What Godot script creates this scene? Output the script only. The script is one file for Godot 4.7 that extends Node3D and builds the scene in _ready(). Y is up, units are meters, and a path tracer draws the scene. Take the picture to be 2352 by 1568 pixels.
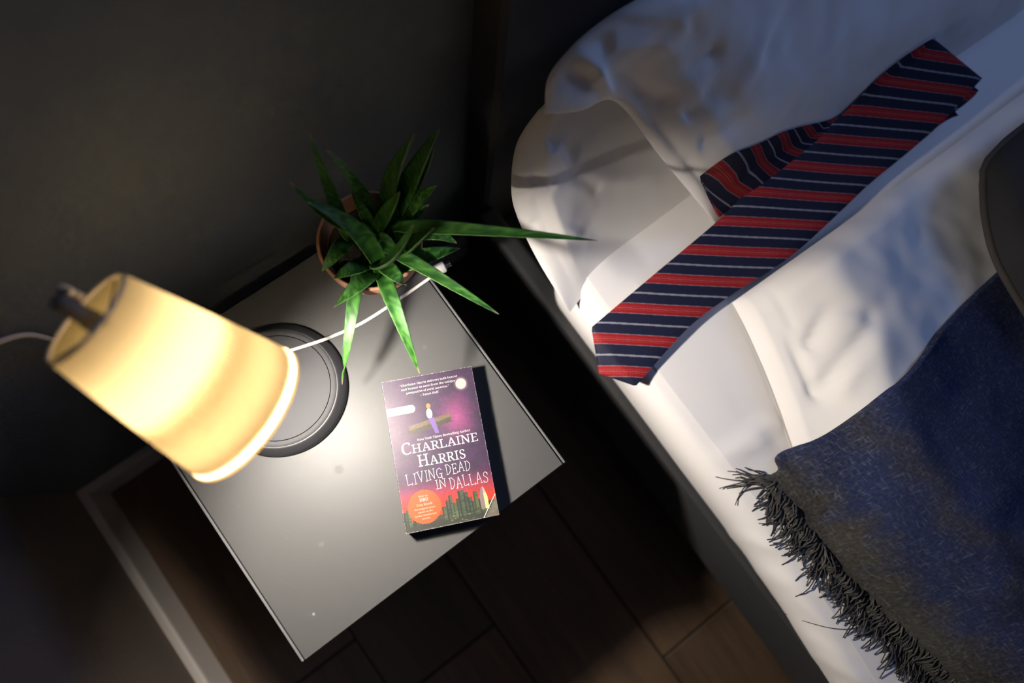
extends Node3D
# A bedside at night, seen from above: reading lamp, potted plant and paperback on a grey metal nightstand,
# a bed with white linen, a striped tie and a fringed navy throw. Back wall at z = 0, left wall at x = 0, floor at y = 0.

const TOP := 0.4903        # height of the nightstand's top
const BULB := Vector3(0.4180, 0.7862, 0.1898)
const GLOW := Vector3(0.4135, 0.7965, 0.1758)
const AIM := Vector3(0.2437, -0.6776, 0.6939)   # the way the lamp shade opens
const SHADE_TOP := Vector3(0.3959, 0.8433, 0.1265)
const SHEET := 0.447       # height of the sheet on the mattress

var rng := RandomNumberGenerator.new()
var names := {}
var M := {}

# ------------------------------------------------------------------ mesh building
class MB:
	var v := PackedVector3Array()
	var n := PackedVector3Array()
	var uv := PackedVector2Array()
	var c := PackedColorArray()
	var idx := PackedInt32Array()

	func piece(pv: PackedVector3Array, pi: PackedInt32Array, puv: PackedVector2Array, pc: PackedColorArray, hint = null) -> void:
		# pi is counter-clockwise or clockwise; it is turned so that the piece faces outwards (closed) or towards hint (open)
		var vol := 0.0
		var sum := Vector3.ZERO
		var nn := PackedVector3Array()
		nn.resize(pv.size())
		var o := pv[0]
		for k in range(0, pi.size(), 3):
			var a := pv[pi[k]]
			var b := pv[pi[k + 1]]
			var d := pv[pi[k + 2]]
			var f := (b - a).cross(d - a)
			vol += (a - o).dot((b - o).cross(d - o))
			sum += f
			nn[pi[k]] += f
			nn[pi[k + 1]] += f
			nn[pi[k + 2]] += f
		var turned := false
		if hint == null:
			turned = vol < 0.0
		else:
			turned = sum.dot(hint) < 0.0
		var base := v.size()
		v.append_array(pv)
		uv.append_array(puv)
		c.append_array(pc)
		for k in nn.size():
			n.append((-nn[k] if turned else nn[k]).normalized())
		for k in range(0, pi.size(), 3):
			idx.append(base + pi[k])
			if turned:
				idx.append(base + pi[k + 1])
				idx.append(base + pi[k + 2])
			else:
				idx.append(base + pi[k + 2])
				idx.append(base + pi[k + 1])

	func grid(nu: int, nv: int, f: Callable, hint = null, fuv = null, fcol = null) -> void:
		var pv := PackedVector3Array()
		var puv := PackedVector2Array()
		var pc := PackedColorArray()
		var pi := PackedInt32Array()
		for j in nv + 1:
			for i in nu + 1:
				var a := float(i) / nu
				var b := float(j) / nv
				pv.append(f.call(a, b))
				puv.append(Vector2(a, b) if fuv == null else fuv.call(a, b))
				pc.append(Color.WHITE if fcol == null else fcol.call(a, b))
		for j in nv:
			for i in nu:
				var q := j * (nu + 1) + i
				pi.append_array([q, q + 1, q + nu + 2, q, q + nu + 2, q + nu + 1])
		piece(pv, pi, puv, pc, hint)

	func rings(list: Array, colors = null, caps := true, close := true) -> void:
		# a skin over a list of rings (each a PackedVector3Array of equal size)
		var m: int = list[0].size()
		var pv := PackedVector3Array()
		var puv := PackedVector2Array()
		var pc := PackedColorArray()
		var pi := PackedInt32Array()
		for j in list.size():
			for i in m:
				pv.append(list[j][i])
				puv.append(Vector2(float(i) / m, float(j) / (list.size() - 1)))
				pc.append(Color.WHITE if colors == null else colors[j][i])
		for j in list.size() - 1:
			for i in (m if close else m - 1):
				var i2 := (i + 1) % m
				pi.append_array([j * m + i, j * m + i2, (j + 1) * m + i2, j * m + i, (j + 1) * m + i2, (j + 1) * m + i])
		if caps:
			for e in [0, list.size() - 1]:
				var mid := Vector3.ZERO
				for p in list[e]:
					mid += p
				pv.append(mid / m)
				puv.append(Vector2(0.5, 0.5))
				pc.append(pc[e * m])
				for i in m:
					var i2 := (i + 1) % m
					if e == 0:
						pi.append_array([pv.size() - 1, i2, i])
					else:
						pi.append_array([pv.size() - 1, e * m + i, e * m + i2])
		piece(pv, pi, puv, pc)

	func tube(pts: Array, radii, sides := 8) -> void:
		var list := []
		var side := Vector3.ZERO
		for k in pts.size():
			var t: Vector3 = (pts[mini(k + 1, pts.size() - 1)] - pts[maxi(k - 1, 0)]).normalized()
			if k == 0:
				side = t.cross(Vector3.UP if absf(t.y) < 0.9 else Vector3.RIGHT).normalized()
			side = (side - t * side.dot(t)).normalized()
			var up := t.cross(side)
			var r: float = radii[k] if radii is Array else radii
			var ring := PackedVector3Array()
			for i in sides:
				var a := TAU * i / sides
				ring.append(pts[k] + (side * cos(a) + up * sin(a)) * r)
			list.append(ring)
		rings(list)

	func lathe(profile: Array, segs: int, at: Transform3D, closed := false, bend = null) -> void:
		# profile of Vector2(radius, height) turned round the y axis of at
		var list := []
		for p in profile:
			var ring := PackedVector3Array()
			for i in segs:
				var a := TAU * i / segs
				var r: float = p.x if bend == null else bend.call(p.x, p.y, i)
				ring.append(at * Vector3(r * cos(a), p.y, r * sin(a)))
			list.append(ring)
		if closed:
			list.append(list[0])
		rings(list, null, not closed)

	func flat(poly: Array, inside: Vector3, uvs = null) -> void:
		# one flat convex face that faces away from inside
		var pi := PackedInt32Array()
		for k in range(1, poly.size() - 1):
			pi.append_array([0, k, k + 1])
		var mid := Vector3.ZERO
		var puv := PackedVector2Array()
		var pc := PackedColorArray()
		var f: Vector3 = (poly[1] - poly[0]).cross(poly[2] - poly[0]).abs()
		for k in poly.size():
			mid += poly[k] / poly.size()
			var p: Vector3 = poly[k]
			if uvs != null:
				puv.append(uvs[k])
			elif f.y >= f.x and f.y >= f.z:
				puv.append(Vector2(p.x, p.z))
			elif f.x >= f.z:
				puv.append(Vector2(p.y, p.z))
			else:
				puv.append(Vector2(p.x, p.y))
			pc.append(Color.WHITE)
		piece(PackedVector3Array(poly), pi, puv, pc, mid - inside)

	func box(lo: Vector3, hi: Vector3, b := 0.0015) -> void:
		# a box with chamfered edges
		var mid := (lo + hi) / 2
		var h := (hi - lo) / 2
		var at := func(s: Vector3, axis: int) -> Vector3:
			var d := h - Vector3.ONE * b
			d[axis] = h[axis]
			return mid + s * d
		var ss := [Vector2(-1, -1), Vector2(1, -1), Vector2(1, 1), Vector2(-1, 1)]
		for axis in 3:
			var a1 := (axis + 1) % 3
			var a2 := (axis + 2) % 3
			for s in [-1.0, 1.0]:
				var q := []
				for w in ss:
					var e := Vector3.ZERO
					e[axis] = s
					e[a1] = w.x
					e[a2] = w.y
					q.append(at.call(e, axis))
				flat(q, mid)
			for w in ss:   # the four edges along axis
				var q2 := []
				for k in [[-1.0, a1], [1.0, a1], [1.0, a2], [-1.0, a2]]:
					var e := Vector3.ZERO
					e[axis] = k[0]
					e[a1] = w.x
					e[a2] = w.y
					q2.append(at.call(e, k[1]))
				flat(q2, mid)
		for x in [-1.0, 1.0]:
			for y in [-1.0, 1.0]:
				for z in [-1.0, 1.0]:
					var e := Vector3(x, y, z)
					flat([at.call(e, 0), at.call(e, 1), at.call(e, 2)], mid)

	func mesh() -> ArrayMesh:
		var a := []
		a.resize(Mesh.ARRAY_MAX)
		a[Mesh.ARRAY_VERTEX] = v
		a[Mesh.ARRAY_NORMAL] = n
		a[Mesh.ARRAY_TEX_UV] = uv
		a[Mesh.ARRAY_COLOR] = c
		a[Mesh.ARRAY_INDEX] = idx
		var m := ArrayMesh.new()
		m.add_surface_from_arrays(Mesh.PRIMITIVE_TRIANGLES, a)
		return m

# ------------------------------------------------------------------ naming
func numbered(called: String) -> String:
	var k: int = names.get(called, 0)
	names[called] = k + 1
	return called if k == 0 else "%s_%03d" % [called, k]

func thing(called: String, label: String, category: String, at := Vector3.ZERO, group := "") -> Node3D:
	var o := Node3D.new()
	o.name = numbered(called)
	add_child(o)
	o.position = at
	return tag(o, label, category, group)

func tag(o: Node3D, label: String, category: String, group := "") -> Node3D:
	o.set_meta("label", label)
	o.set_meta("category", category)
	if group:
		o.set_meta("group", group)
	return o

func put(called: String, b, material: Material, parent: Node3D = null) -> MeshInstance3D:
	# commits a shape in world axes under parent (the parent's place is taken off)
	var o := MeshInstance3D.new()
	o.name = called if parent else numbered(called)
	o.mesh = b.mesh() if b is MB else b
	o.material_override = material
	o.cast_shadow = GeometryInstance3D.SHADOW_CASTING_SETTING_ON
	(parent if parent else self).add_child(o, true)
	if parent:
		var up := Transform3D()
		var p: Node = parent
		while p != self:
			up = (p as Node3D).transform * up
			p = p.get_parent()
		if b is MB:
			o.transform = up.affine_inverse()
	return o

func struct(called: String, b, material: Material) -> MeshInstance3D:
	var o := put(called, b, material)
	o.set_meta("kind", "structure")
	return o

func boxed(lo: Vector3, hi: Vector3, bevel := 0.0015) -> MB:
	var b := MB.new()
	b.box(lo, hi, bevel)
	return b

# ------------------------------------------------------------------ materials
func mat(called: String, color: Color, rough := 0.8, metal := 0.0) -> StandardMaterial3D:
	# color is linear
	var m := StandardMaterial3D.new()
	m.resource_name = called
	m.albedo_color = color.linear_to_srgb()
	m.roughness = rough
	m.metallic = metal
	M[called] = m
	return m

func noise(freq: float, octaves := 3, sd := 1) -> FastNoiseLite:
	var f := FastNoiseLite.new()
	f.seed = sd
	f.noise_type = FastNoiseLite.TYPE_SIMPLEX_SMOOTH
	f.frequency = freq
	f.fractal_octaves = octaves
	return f

func bumpy(m: StandardMaterial3D, freq: float, depth: float, scale: float, sd := 3) -> void:
	# a fine relief from computed noise, seen on all sides
	var t := NoiseTexture2D.new()
	t.width = 256
	t.height = 256
	t.seamless = true
	t.as_normal_map = true
	t.bump_strength = depth
	t.noise = noise(freq, 3, sd)
	m.normal_enabled = true
	m.normal_texture = t
	m.normal_scale = 1.0
	m.uv1_triplanar = true
	m.uv1_scale = Vector3.ONE * scale

func tex(im: Image) -> ImageTexture:
	return ImageTexture.create_from_image(im)

func srgb8(r: int, g: int, b: int) -> Color:
	return Color(r / 255.0, g / 255.0, b / 255.0)

func materials() -> void:
	bumpy(mat("wall_paint", Color(0.125, 0.145, 0.157), 0.85), 0.05, 1.0, 6.0)
	bumpy(mat("taupe_paint", Color(0.165, 0.130, 0.105), 0.85), 0.05, 1.0, 6.0)
	mat("ceiling_paint", Color(0.6, 0.6, 0.6), 0.9)
	mat("skirting", Color(0.70, 0.64, 0.58), 0.45)
	mat("subfloor", Color(0.012, 0.010, 0.008), 0.9)
	mat("window_white", Color(0.7, 0.7, 0.7), 0.5)
	var g := mat("pane", Color(0.8, 0.85, 0.9), 0.05)
	g.transparency = BaseMaterial3D.TRANSPARENCY_ALPHA
	g.albedo_color.a = 0.08
	mat("stand_metal", Color(0.05, 0.05, 0.049), 0.42)
	mat("stand_edge", Color(0.12, 0.12, 0.118), 0.4)
	mat("stand_dark", Color(0.03, 0.03, 0.03), 0.5)
	bumpy(mat("bed_fabric", Color(0.030, 0.030, 0.032), 0.95), 0.35, 3.0, 30.0)
	bumpy(mat("linen", Color(0.80, 0.77, 0.745), 0.92), 0.3, 0.6, 22.0)
	bumpy(mat("sheet_linen", Color(0.78, 0.75, 0.73), 0.92), 0.3, 0.6, 22.0, 7)
	bumpy(mat("cushion_fabric", Color(0.022, 0.022, 0.024), 0.95), 0.3, 3.0, 30.0)
	mat("piping", Color(0.05, 0.042, 0.037), 0.9)
	mat("lamp_grey", Color(0.052, 0.052, 0.055), 0.6)
	M.lamp_grey.metallic_specular = 0.28
	mat("lamp_dark", Color(0.018, 0.018, 0.020), 0.5)
	mat("lamp_stem", Color(0.62, 0.52, 0.40), 0.5)
	mat("socket_grey", Color(0.09, 0.08, 0.075), 0.55)
	var cm := mat("cup_opal", Color(0.75, 0.70, 0.62), 0.5)
	cm.backlight_enabled = true
	cm.backlight = Color(0.30, 0.284, 0.256)
	cm.cull_mode = BaseMaterial3D.CULL_DISABLED
	var sh := mat("shade_cloth", Color(0.45, 0.35, 0.13), 0.75)
	sh.cull_mode = BaseMaterial3D.CULL_DISABLED
	sh.backlight_enabled = true
	sh.backlight = Color(1.0, 0.915, 0.72)
	var bulb := mat("bulb_glass", Color(0.9, 0.9, 0.85), 0.4)
	bulb.emission_enabled = true
	bulb.emission = Color(1.0, 0.86, 0.66)
	bulb.emission_energy_multiplier = 1.5
	mat("cable_white", Color(0.78, 0.74, 0.68), 0.5)
	mat("cord_beige", Color(0.55, 0.47, 0.38), 0.6)
	mat("plug_dark", Color(0.03, 0.03, 0.03), 0.4)
	mat("plug_steel", Color(0.6, 0.6, 0.6), 0.25, 1.0)
	bumpy(mat("terracotta", Color(0.40, 0.20, 0.12), 0.7), 0.1, 1.5, 12.0)
	bumpy(mat("soil", Color(0.02, 0.014, 0.010), 1.0), 0.12, 8.0, 20.0)
	var lf := mat("leaf", Color(1, 1, 1), 0.5)
	lf.vertex_color_use_as_albedo = true
	lf.backlight_enabled = true
	lf.backlight = Color(0.03, 0.07, 0.012)
	mat("paper", Color(0.62, 0.56, 0.44), 0.9)
	mat("cover_back", Color(0.03, 0.025, 0.03), 0.5)
	mat("ink_white", Color(0.50, 0.48, 0.46), 0.5)
	mat("ink_cream", Color(0.48, 0.38, 0.27), 0.5)
	mat("thread_dark", Color(0.02, 0.018, 0.016), 0.8)
	var fr := mat("fringe_wool", Color(1, 1, 1), 0.95)
	fr.vertex_color_use_as_albedo = true

	# wood: streaks along the plank, three tones
	for k in 3:
		var im := Image.create(256, 1024, false, Image.FORMAT_RGB8)
		var n1 := noise(0.02, 3, 11 + k)
		var n2 := noise(0.16, 2, 21 + k)
		for y in 1024:
			for x in 256:
				var a := n1.get_noise_2d(x * 1.6, y * 0.12) * 0.5 + n2.get_noise_2d(x * 1.4, y * 0.06) * 0.3
				var s := clampf(0.5 + a * 0.9, 0.0, 1.0)
				var base := Color(0.30, 0.235, 0.175).lerp(Color(0.43, 0.335, 0.25), s)
				var t := 0.92 + 0.09 * k
				im.set_pixel(x, y, Color(base.r * t, base.g * t, base.b * t))
		var w := mat("wood_%d" % k, Color(1, 1, 1), 0.55)
		w.albedo_texture = tex(im)
		w.uv1_scale = Vector3(4.0, 0.8, 1.0)

	# the stand's painted top with its small marks and scratches
	var im2 := Image.create(733, 768, false, Image.FORMAT_RGB8)
	var base2 := Color(0.060, 0.060, 0.059).linear_to_srgb()
	im2.fill(base2)
	var dot := func(px: float, pz: float, r: float, k: float, sd: int) -> void:
		var cx := (px - 0.2799) * 2000.0
		var cy := (pz - 0.0366) * 2000.0
		var nn := noise(0.25, 2, sd)
		for y in range(int(cy - r - 2), int(cy + r + 3)):
			for x in range(int(cx - r - 2), int(cx + r + 3)):
				if x < 0 or y < 0 or x >= 733 or y >= 768:
					continue
				var d := Vector2(x - cx, y - cy).length() / r + nn.get_noise_2d(x * 2.0, y * 2.0) * 0.7
				if d < 1.0:
					var o := im2.get_pixel(x, y)
					var f := 1.0 + (k - 1.0) * clampf((1.0 - d) * 3.0, 0, 1)
					im2.set_pixel(x, y, Color(o.r * f, o.g * f, o.b * f))
	dot.call(0.4273, 0.2703, 11.0, 0.66, 5)
	dot.call(0.3176, 0.3856, 3.5, 1.9, 6)
	dot.call(0.3655, 0.3283, 7.0, 1.16, 8)
	dot.call(0.5901, 0.2096, 6.0, 1.14, 9)
	for k in 22:
		dot.call(0.338 + 0.0006 * k, 0.282 + 0.0013 * k, 1.4, 1.05, 12)
	for k in 18:
		dot.call(0.306 + 0.0006 * k, 0.330 + 0.0011 * k, 1.4, 1.06, 13)
	for k in 26:
		dot.call(rng.randf_range(0.29, 0.64), rng.randf_range(0.05, 0.41), rng.randf_range(1.0, 2.0), 1.25, 14 + k)
	var top := mat("stand_top", Color(1, 1, 1), 0.47)
	top.metallic_specular = 0.40
	top.albedo_texture = tex(im2)

	# striped silk: u and v are metres from (0.72, 0.20)
	var ti := Image.create(1024, 512, false, Image.FORMAT_RGB8)
	for y in 512:
		for x in 1024:
			var wx := 0.72 + x / 1024.0 * 0.76
			var wz := 0.18 + y / 512.0 * 0.26
			var s := 0.59 * wx - 0.81 * wz - 0.2730
			var al := 0.81 * wx + 0.59 * wz
			var p := (fposmod(s + 0.019, 0.038) - 0.019) * 100.0
			var weave := 0.9 + 0.1 * sin(al * 5200.0) * sin(s * 5200.0)
			var c := Color(0.010, 0.012, 0.034)
			if absf(p) < 0.62:
				c = Color(0.29, 0.011, 0.017)
			var stitch := 0.5 + 0.5 * sin(al * 3600.0)
			if absf(absf(p) - 0.63) < 0.05:
				c = c.lerp(Color(0.42, 0.36, 0.38), 0.15 + 0.5 * stitch)
			if absf(p) < 0.045 or absf(absf(p) - 0.22) < 0.02:
				c = c.lerp(Color(0.50, 0.26, 0.18), 0.35)
			if absf(absf(p) - 1.87) < 0.085:
				c = c.lerp(Color(0.38, 0.38, 0.44), 0.45 + 0.4 * stitch)
			ti.set_pixel(x, y, Color(c.r * weave, c.g * weave, c.b * weave).linear_to_srgb())
	var silk := mat("tie_silk", Color(1, 1, 1), 0.62)
	silk.metallic_specular = 0.3
	silk.albedo_texture = tex(ti)

	# woven navy wool: crossing threads, dark grey border on the fringed side (u = 0)
	var wo := Image.create(1024, 1024, false, Image.FORMAT_RGB8)
	var nb := noise(0.006, 3, 31)
	var nf := noise(0.22, 2, 32)
	for y in 1024:
		for x in 1024:
			var edge := clampf(1.0 - (x - 26.0 - nb.get_noise_2d(x, y * 3.0) * 30.0) / 34.0, 0.0, 1.0)
			edge = maxf(edge, 0.55 * clampf(1.0 - absf(x - 120.0 - nb.get_noise_2d(7.0, y * 2.0) * 40.0) / 26.0, 0.0, 1.0))
			var c := Color(0.012, 0.021, 0.075).lerp(Color(0.042, 0.038, 0.032), edge)
			var k := 0.85 + 0.55 * nf.get_noise_2d(x, y) + 0.5 * nb.get_noise_2d(x, y)
			wo.set_pixel(x, y, Color(c.r * k, c.g * k, c.b * k).linear_to_srgb())
	for q in 90000:
		var x := rng.randf() * 1024.0
		var y := rng.randf() * 1024.0
		var along := q % 2 == 0
		var len := rng.randi_range(3, 9)
		var k := rng.randf_range(0.03, 0.20)
		var tone := Color(0.24, 0.26, 0.34) if rng.randf() < 0.7 else Color(0.20, 0.19, 0.17)
		if rng.randf() < 0.3:
			tone = Color(0.004, 0.006, 0.02)
		var slope := rng.randf_range(-0.1, 0.1)
		for s in len:
			var ix := int(x + (s if along else s * slope)) & 1023
			var iy := int(y + (s * slope if along else s)) & 1023
			var o := wo.get_pixel(ix, iy).srgb_to_linear()
			var f := k * sin(PI * (s + 0.5) / len)
			wo.set_pixel(ix, iy, o.lerp(tone, f).linear_to_srgb())
	var wool := mat("navy_wool", Color(1, 1, 1), 0.95)
	wool.albedo_texture = tex(wo)
	cover_art()

func cover_art() -> void:
	# flat print: a dusk sky over a plain skyline, four pixels to the millimetre
	var s := 4.0
	var im := Image.create(424, 692, false, Image.FORMAT_RGB8)
	var n1 := noise(0.012, 4, 41)
	var n2 := noise(0.05, 3, 42)
	for y in 692:
		for x in 424:
			var mx := x / s
			var my := y / s
			var a := 0.5 + 0.5 * n1.get_noise_2d(x, y * 1.2)
			var b := n2.get_noise_2d(x, y)
			var c := Color(0.13, 0.085, 0.17).lerp(Color(0.30, 0.13, 0.33), a)
			var pink := clampf(1.0 - Vector2((mx - 78.0) / 26.0, (my - 55.0) / 34.0).length(), 0, 1)
			c = c.lerp(Color(0.66, 0.26, 0.50), pink * 0.95)
			var left := clampf(1.0 - Vector2((mx - 8.0) / 40.0, (my - 60.0) / 60.0).length(), 0, 1)
			c = c.lerp(Color(0.42, 0.30, 0.38), left * 0.7)
			c = c.lerp(Color(0.62, 0.20, 0.34), smoothstep(112.0, 136.0, my) * 0.85)
			c = c.lerp(Color(0.80, 0.20, 0.12), smoothstep(126.0, 152.0, my))
			c = c.lightened(b * 0.06) if b > 0 else c.darkened(-b * 0.10)
			var moon := Vector2(mx - 89.9, my - 17.9).length()
			c = c.lerp(Color(0.95, 0.90, 0.74), 1.0 - smoothstep(5.6, 6.6, moon))
			c = c.lerp(Color(0.75, 0.60, 0.66), 0.5 * (1.0 - smoothstep(6.0, 9.5, moon)))
			if my > 31.8 and my < 41.0 and mx < 28.5 or Vector2(mx - 28.5, my - 36.4).length() < 4.6:
				c = Color(0.88, 0.90, 0.82) if absf(my - 36.4) > 1.4 or mx < 4 else Color(0.84, 0.86, 0.78)
			# a plain floating plank with a small seated figure
			var t := (mx - 22.0) / 50.0
			if t > 0 and t < 1:
				var mid := 61.0 - 7.0 * t
				if absf(my - mid) < 5.2:
					c = Color(0.42, 0.33, 0.26).lerp(Color(0.24, 0.20, 0.16), smoothstep(-1.0, 0.5, my - mid)).lightened(b * 0.1)
			if Vector2((mx - 48.0) / 3.4, (my - 45.5) / 6.0).length() < 1.0:
				c = Color(0.88, 0.80, 0.82)
			if Vector2((mx - 48.3) / 2.6, (my - 36.6) / 3.0).length() < 1.0:
				c = Color(0.72, 0.48, 0.28)
			var leg := 49.5 + (my - 52.0) * 0.22
			if my > 50.5 and my < 69.5 and absf(mx - leg) < 3.4 - (my - 50.0) * 0.06:
				c = Color(0.45, 0.33, 0.62)
			im.set_pixel(x, y, Color(c.r * 0.76, c.g * 0.80, c.b * 0.76))
	var r := RandomNumberGenerator.new()
	r.seed = 77
	# the skyline: rows of dark green blocks
	var tops := [[0, 150, 8], [4, 148, 5], [10, 160, 10], [44, 152, 5], [49, 146, 5], [53, 141, 4], [57, 150, 5], [61, 146, 4], [64, 138, 7], [70, 141, 5], [74, 147, 5], [78, 152, 5], [81, 142, 5], [86, 151, 6], [96, 155, 10]]
	im.fill_rect(Rect2i(0, 652, 424, 40), Color(0.15, 0.16, 0.13))
	im.fill_rect(Rect2i(40, 640, 384, 20), Color(0.17, 0.19, 0.15))
	for q in tops:
		var x0: int = q[0] * 4
		var y0: int = q[1] * 4
		var w: int = q[2] * 4
		var tone := Color(0.13, 0.17, 0.125).lerp(Color(0.24, 0.28, 0.18), r.randf())
		im.fill_rect(Rect2i(x0, y0, w, 668 - y0), tone)
		im.fill_rect(Rect2i(x0, y0, w / 3, 668 - y0), tone.darkened(0.35))
		for k in range(y0 + 4, 664, 5):
			im.fill_rect(Rect2i(x0 + w / 3 + 2, k, w / 2, 2), tone.lightened(0.12) if r.randf() < 0.6 else tone.darkened(0.3))
	for k in 40:
		im.fill_rect(Rect2i(r.randi_range(170, 410), r.randi_range(640, 684), r.randi_range(4, 16), r.randi_range(2, 6)), Color(0.35, 0.38, 0.28).darkened(r.randf() * 0.6))
	# one rounded tower
	for y in range(552, 652):
		var h := (y - 552) / 100.0
		var w := int(20.0 * sqrt(clampf(h * 2.2, 0, 1)))
		im.fill_rect(Rect2i(370 - w, y, w, 1), Color(0.42, 0.36, 0.36))
		im.fill_rect(Rect2i(370, y, int(w * 0.8), 1), Color(0.80, 0.75, 0.42) if h > 0.3 else Color(0.62, 0.50, 0.48))
	# the toothed orange seal
	for y in range(500, 692):
		for x in range(16, 186):
			var d := Vector2(x / s - 25.1, y / s - 147.6)
			var rad := 18.2 + 0.9 * absf(fposmod(d.angle() / TAU * 34.0, 1.0) - 0.5) * 2.0
			if d.length() < rad:
				im.set_pixel(x, y, Color(0.76, 0.27, 0.11))
	# wear: pale edges, a creased corner
	for k in 1500:
		var e := r.randi_range(0, 3)
		var x := r.randi_range(0, 423)
		var y := r.randi_range(0, 691)
		var dd := int(absf(r.randfn(0.0, 1.6)))
		if e == 0: x = mini(dd, 423)
		elif e == 1: x = 423 - mini(dd, 423)
		elif e == 2: y = mini(dd, 691)
		else: y = 691 - mini(dd, 691)
		im.set_pixel(x, y, Color(0.85, 0.82, 0.80))
	for k in 130:
		var p := Vector2(352, 690).lerp(Vector2(421, 596), k / 130.0)
		im.fill_rect(Rect2i(int(p.x), int(p.y), 3, 2), Color(0.82, 0.78, 0.72))
	for y in 92:
		for x in 68:
			if x + y * 0.74 > 72:
				var o := im.get_pixel(356 + x, 600 + y)
				im.set_pixel(356 + x, 600 + y, o.lerp(Color(0.42, 0.38, 0.34), 0.55 + 0.3 * r.randf()))
	var m := mat("cover_print", Color(1, 1, 1), 0.44)
	m.albedo_texture = tex(im)

# ------------------------------------------------------------------ heights of what lies on the bed
var hg := PackedFloat32Array()
const HX := 0.70
const HZ := 0.0
const HC := 0.006
const HNX := 260
const HNZ := 300

func stamp(m: MB) -> void:
	for k in range(0, m.idx.size(), 3):
		var a := m.v[m.idx[k]]
		var b := m.v[m.idx[k + 1]]
		var c := m.v[m.idx[k + 2]]
		var d := (b.x - a.x) * (c.z - a.z) - (c.x - a.x) * (b.z - a.z)
		if absf(d) < 1e-9:
			continue
		var i0 := maxi(0, ceili((minf(a.x, minf(b.x, c.x)) - HX) / HC))
		var i1 := mini(HNX - 1, floori((maxf(a.x, maxf(b.x, c.x)) - HX) / HC))
		var j0 := maxi(0, ceili((minf(a.z, minf(b.z, c.z)) - HZ) / HC))
		var j1 := mini(HNZ - 1, floori((maxf(a.z, maxf(b.z, c.z)) - HZ) / HC))
		for j in range(j0, j1 + 1):
			for i in range(i0, i1 + 1):
				var x := HX + i * HC
				var z := HZ + j * HC
				var s := ((x - a.x) * (c.z - a.z) - (c.x - a.x) * (z - a.z)) / d
				var t := ((b.x - a.x) * (z - a.z) - (x - a.x) * (b.z - a.z)) / d
				if s >= -1e-4 and t >= -1e-4 and s + t <= 1.0002:
					var y := a.y + s * (b.y - a.y) + t * (c.y - a.y)
					if y > hg[j * HNX + i]:
						hg[j * HNX + i] = y

func under(x: float, z: float) -> float:
	var fx := clampf((x - HX) / HC, 0.0, HNX - 1.01)
	var fz := clampf((z - HZ) / HC, 0.0, HNZ - 1.01)
	var i := int(fx)
	var j := int(fz)
	var a := fx - i
	var b := fz - j
	var o := j * HNX + i
	return lerpf(lerpf(hg[o], hg[o + 1], a), lerpf(hg[o + HNX], hg[o + HNX + 1], a), b)

func under_wide(x: float, z: float, r: float) -> float:
	# the highest of what lies below within r, softened
	var s := 0.0
	for k in 8:
		s += under(x + r * cos(k * TAU / 8), z + r * sin(k * TAU / 8))
	return maxf(under(x, z), s / 8.0)

# ------------------------------------------------------------------ curves and soft shapes
func curve(pts: Array) -> Callable:
	var acc := [0.0]
	for k in range(1, pts.size()):
		acc.append(acc[k - 1] + pts[k].distance_to(pts[k - 1]))
	var total: float = acc[-1]
	return func(t: float) -> Vector3:
		var d := clampf(t, 0.0, 1.0) * total
		var k := 0
		while k < pts.size() - 2 and acc[k + 1] < d:
			k += 1
		var w: float = (d - acc[k]) / maxf(acc[k + 1] - acc[k], 1e-6)
		return pts[k].cubic_interpolate(pts[k + 1], pts[maxi(k - 1, 0)], pts[mini(k + 2, pts.size() - 1)], w)

func coons(front: Callable, back: Callable, left: Callable, right: Callable) -> Callable:
	var p00: Vector3 = front.call(0.0)
	var p10: Vector3 = front.call(1.0)
	var p01: Vector3 = back.call(0.0)
	var p11: Vector3 = back.call(1.0)
	return func(u: float, v: float) -> Vector3:
		var a: Vector3 = front.call(u) * (1 - v) + back.call(u) * v
		var b: Vector3 = left.call(v) * (1 - u) + right.call(v) * u
		var c: Vector3 = (p00 * (1 - u) + p10 * u) * (1 - v) + (p01 * (1 - u) + p11 * u) * v
		return a + b - c

func creases(p: Vector3, n: Vector3, list: Array) -> float:
	# list of [from, to, height, half width]
	var s := 0.0
	for f in list:
		var a: Vector3 = f[0]
		var d: Vector3 = f[1] - a
		d -= n * d.dot(n)
		var q := p - a
		q -= n * q.dot(n)
		var t := clampf(q.dot(d) / maxf(d.length_squared(), 1e-9), -0.12, 1.12)
		var r := (q - d * t).length() / float(f[3])
		if r < 3.0:
			s += float(f[2]) * exp(-r * r) * smoothstep(-0.12, 0.55, t) * (1.0 - smoothstep(0.92, 1.12, t))
	return s

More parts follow.
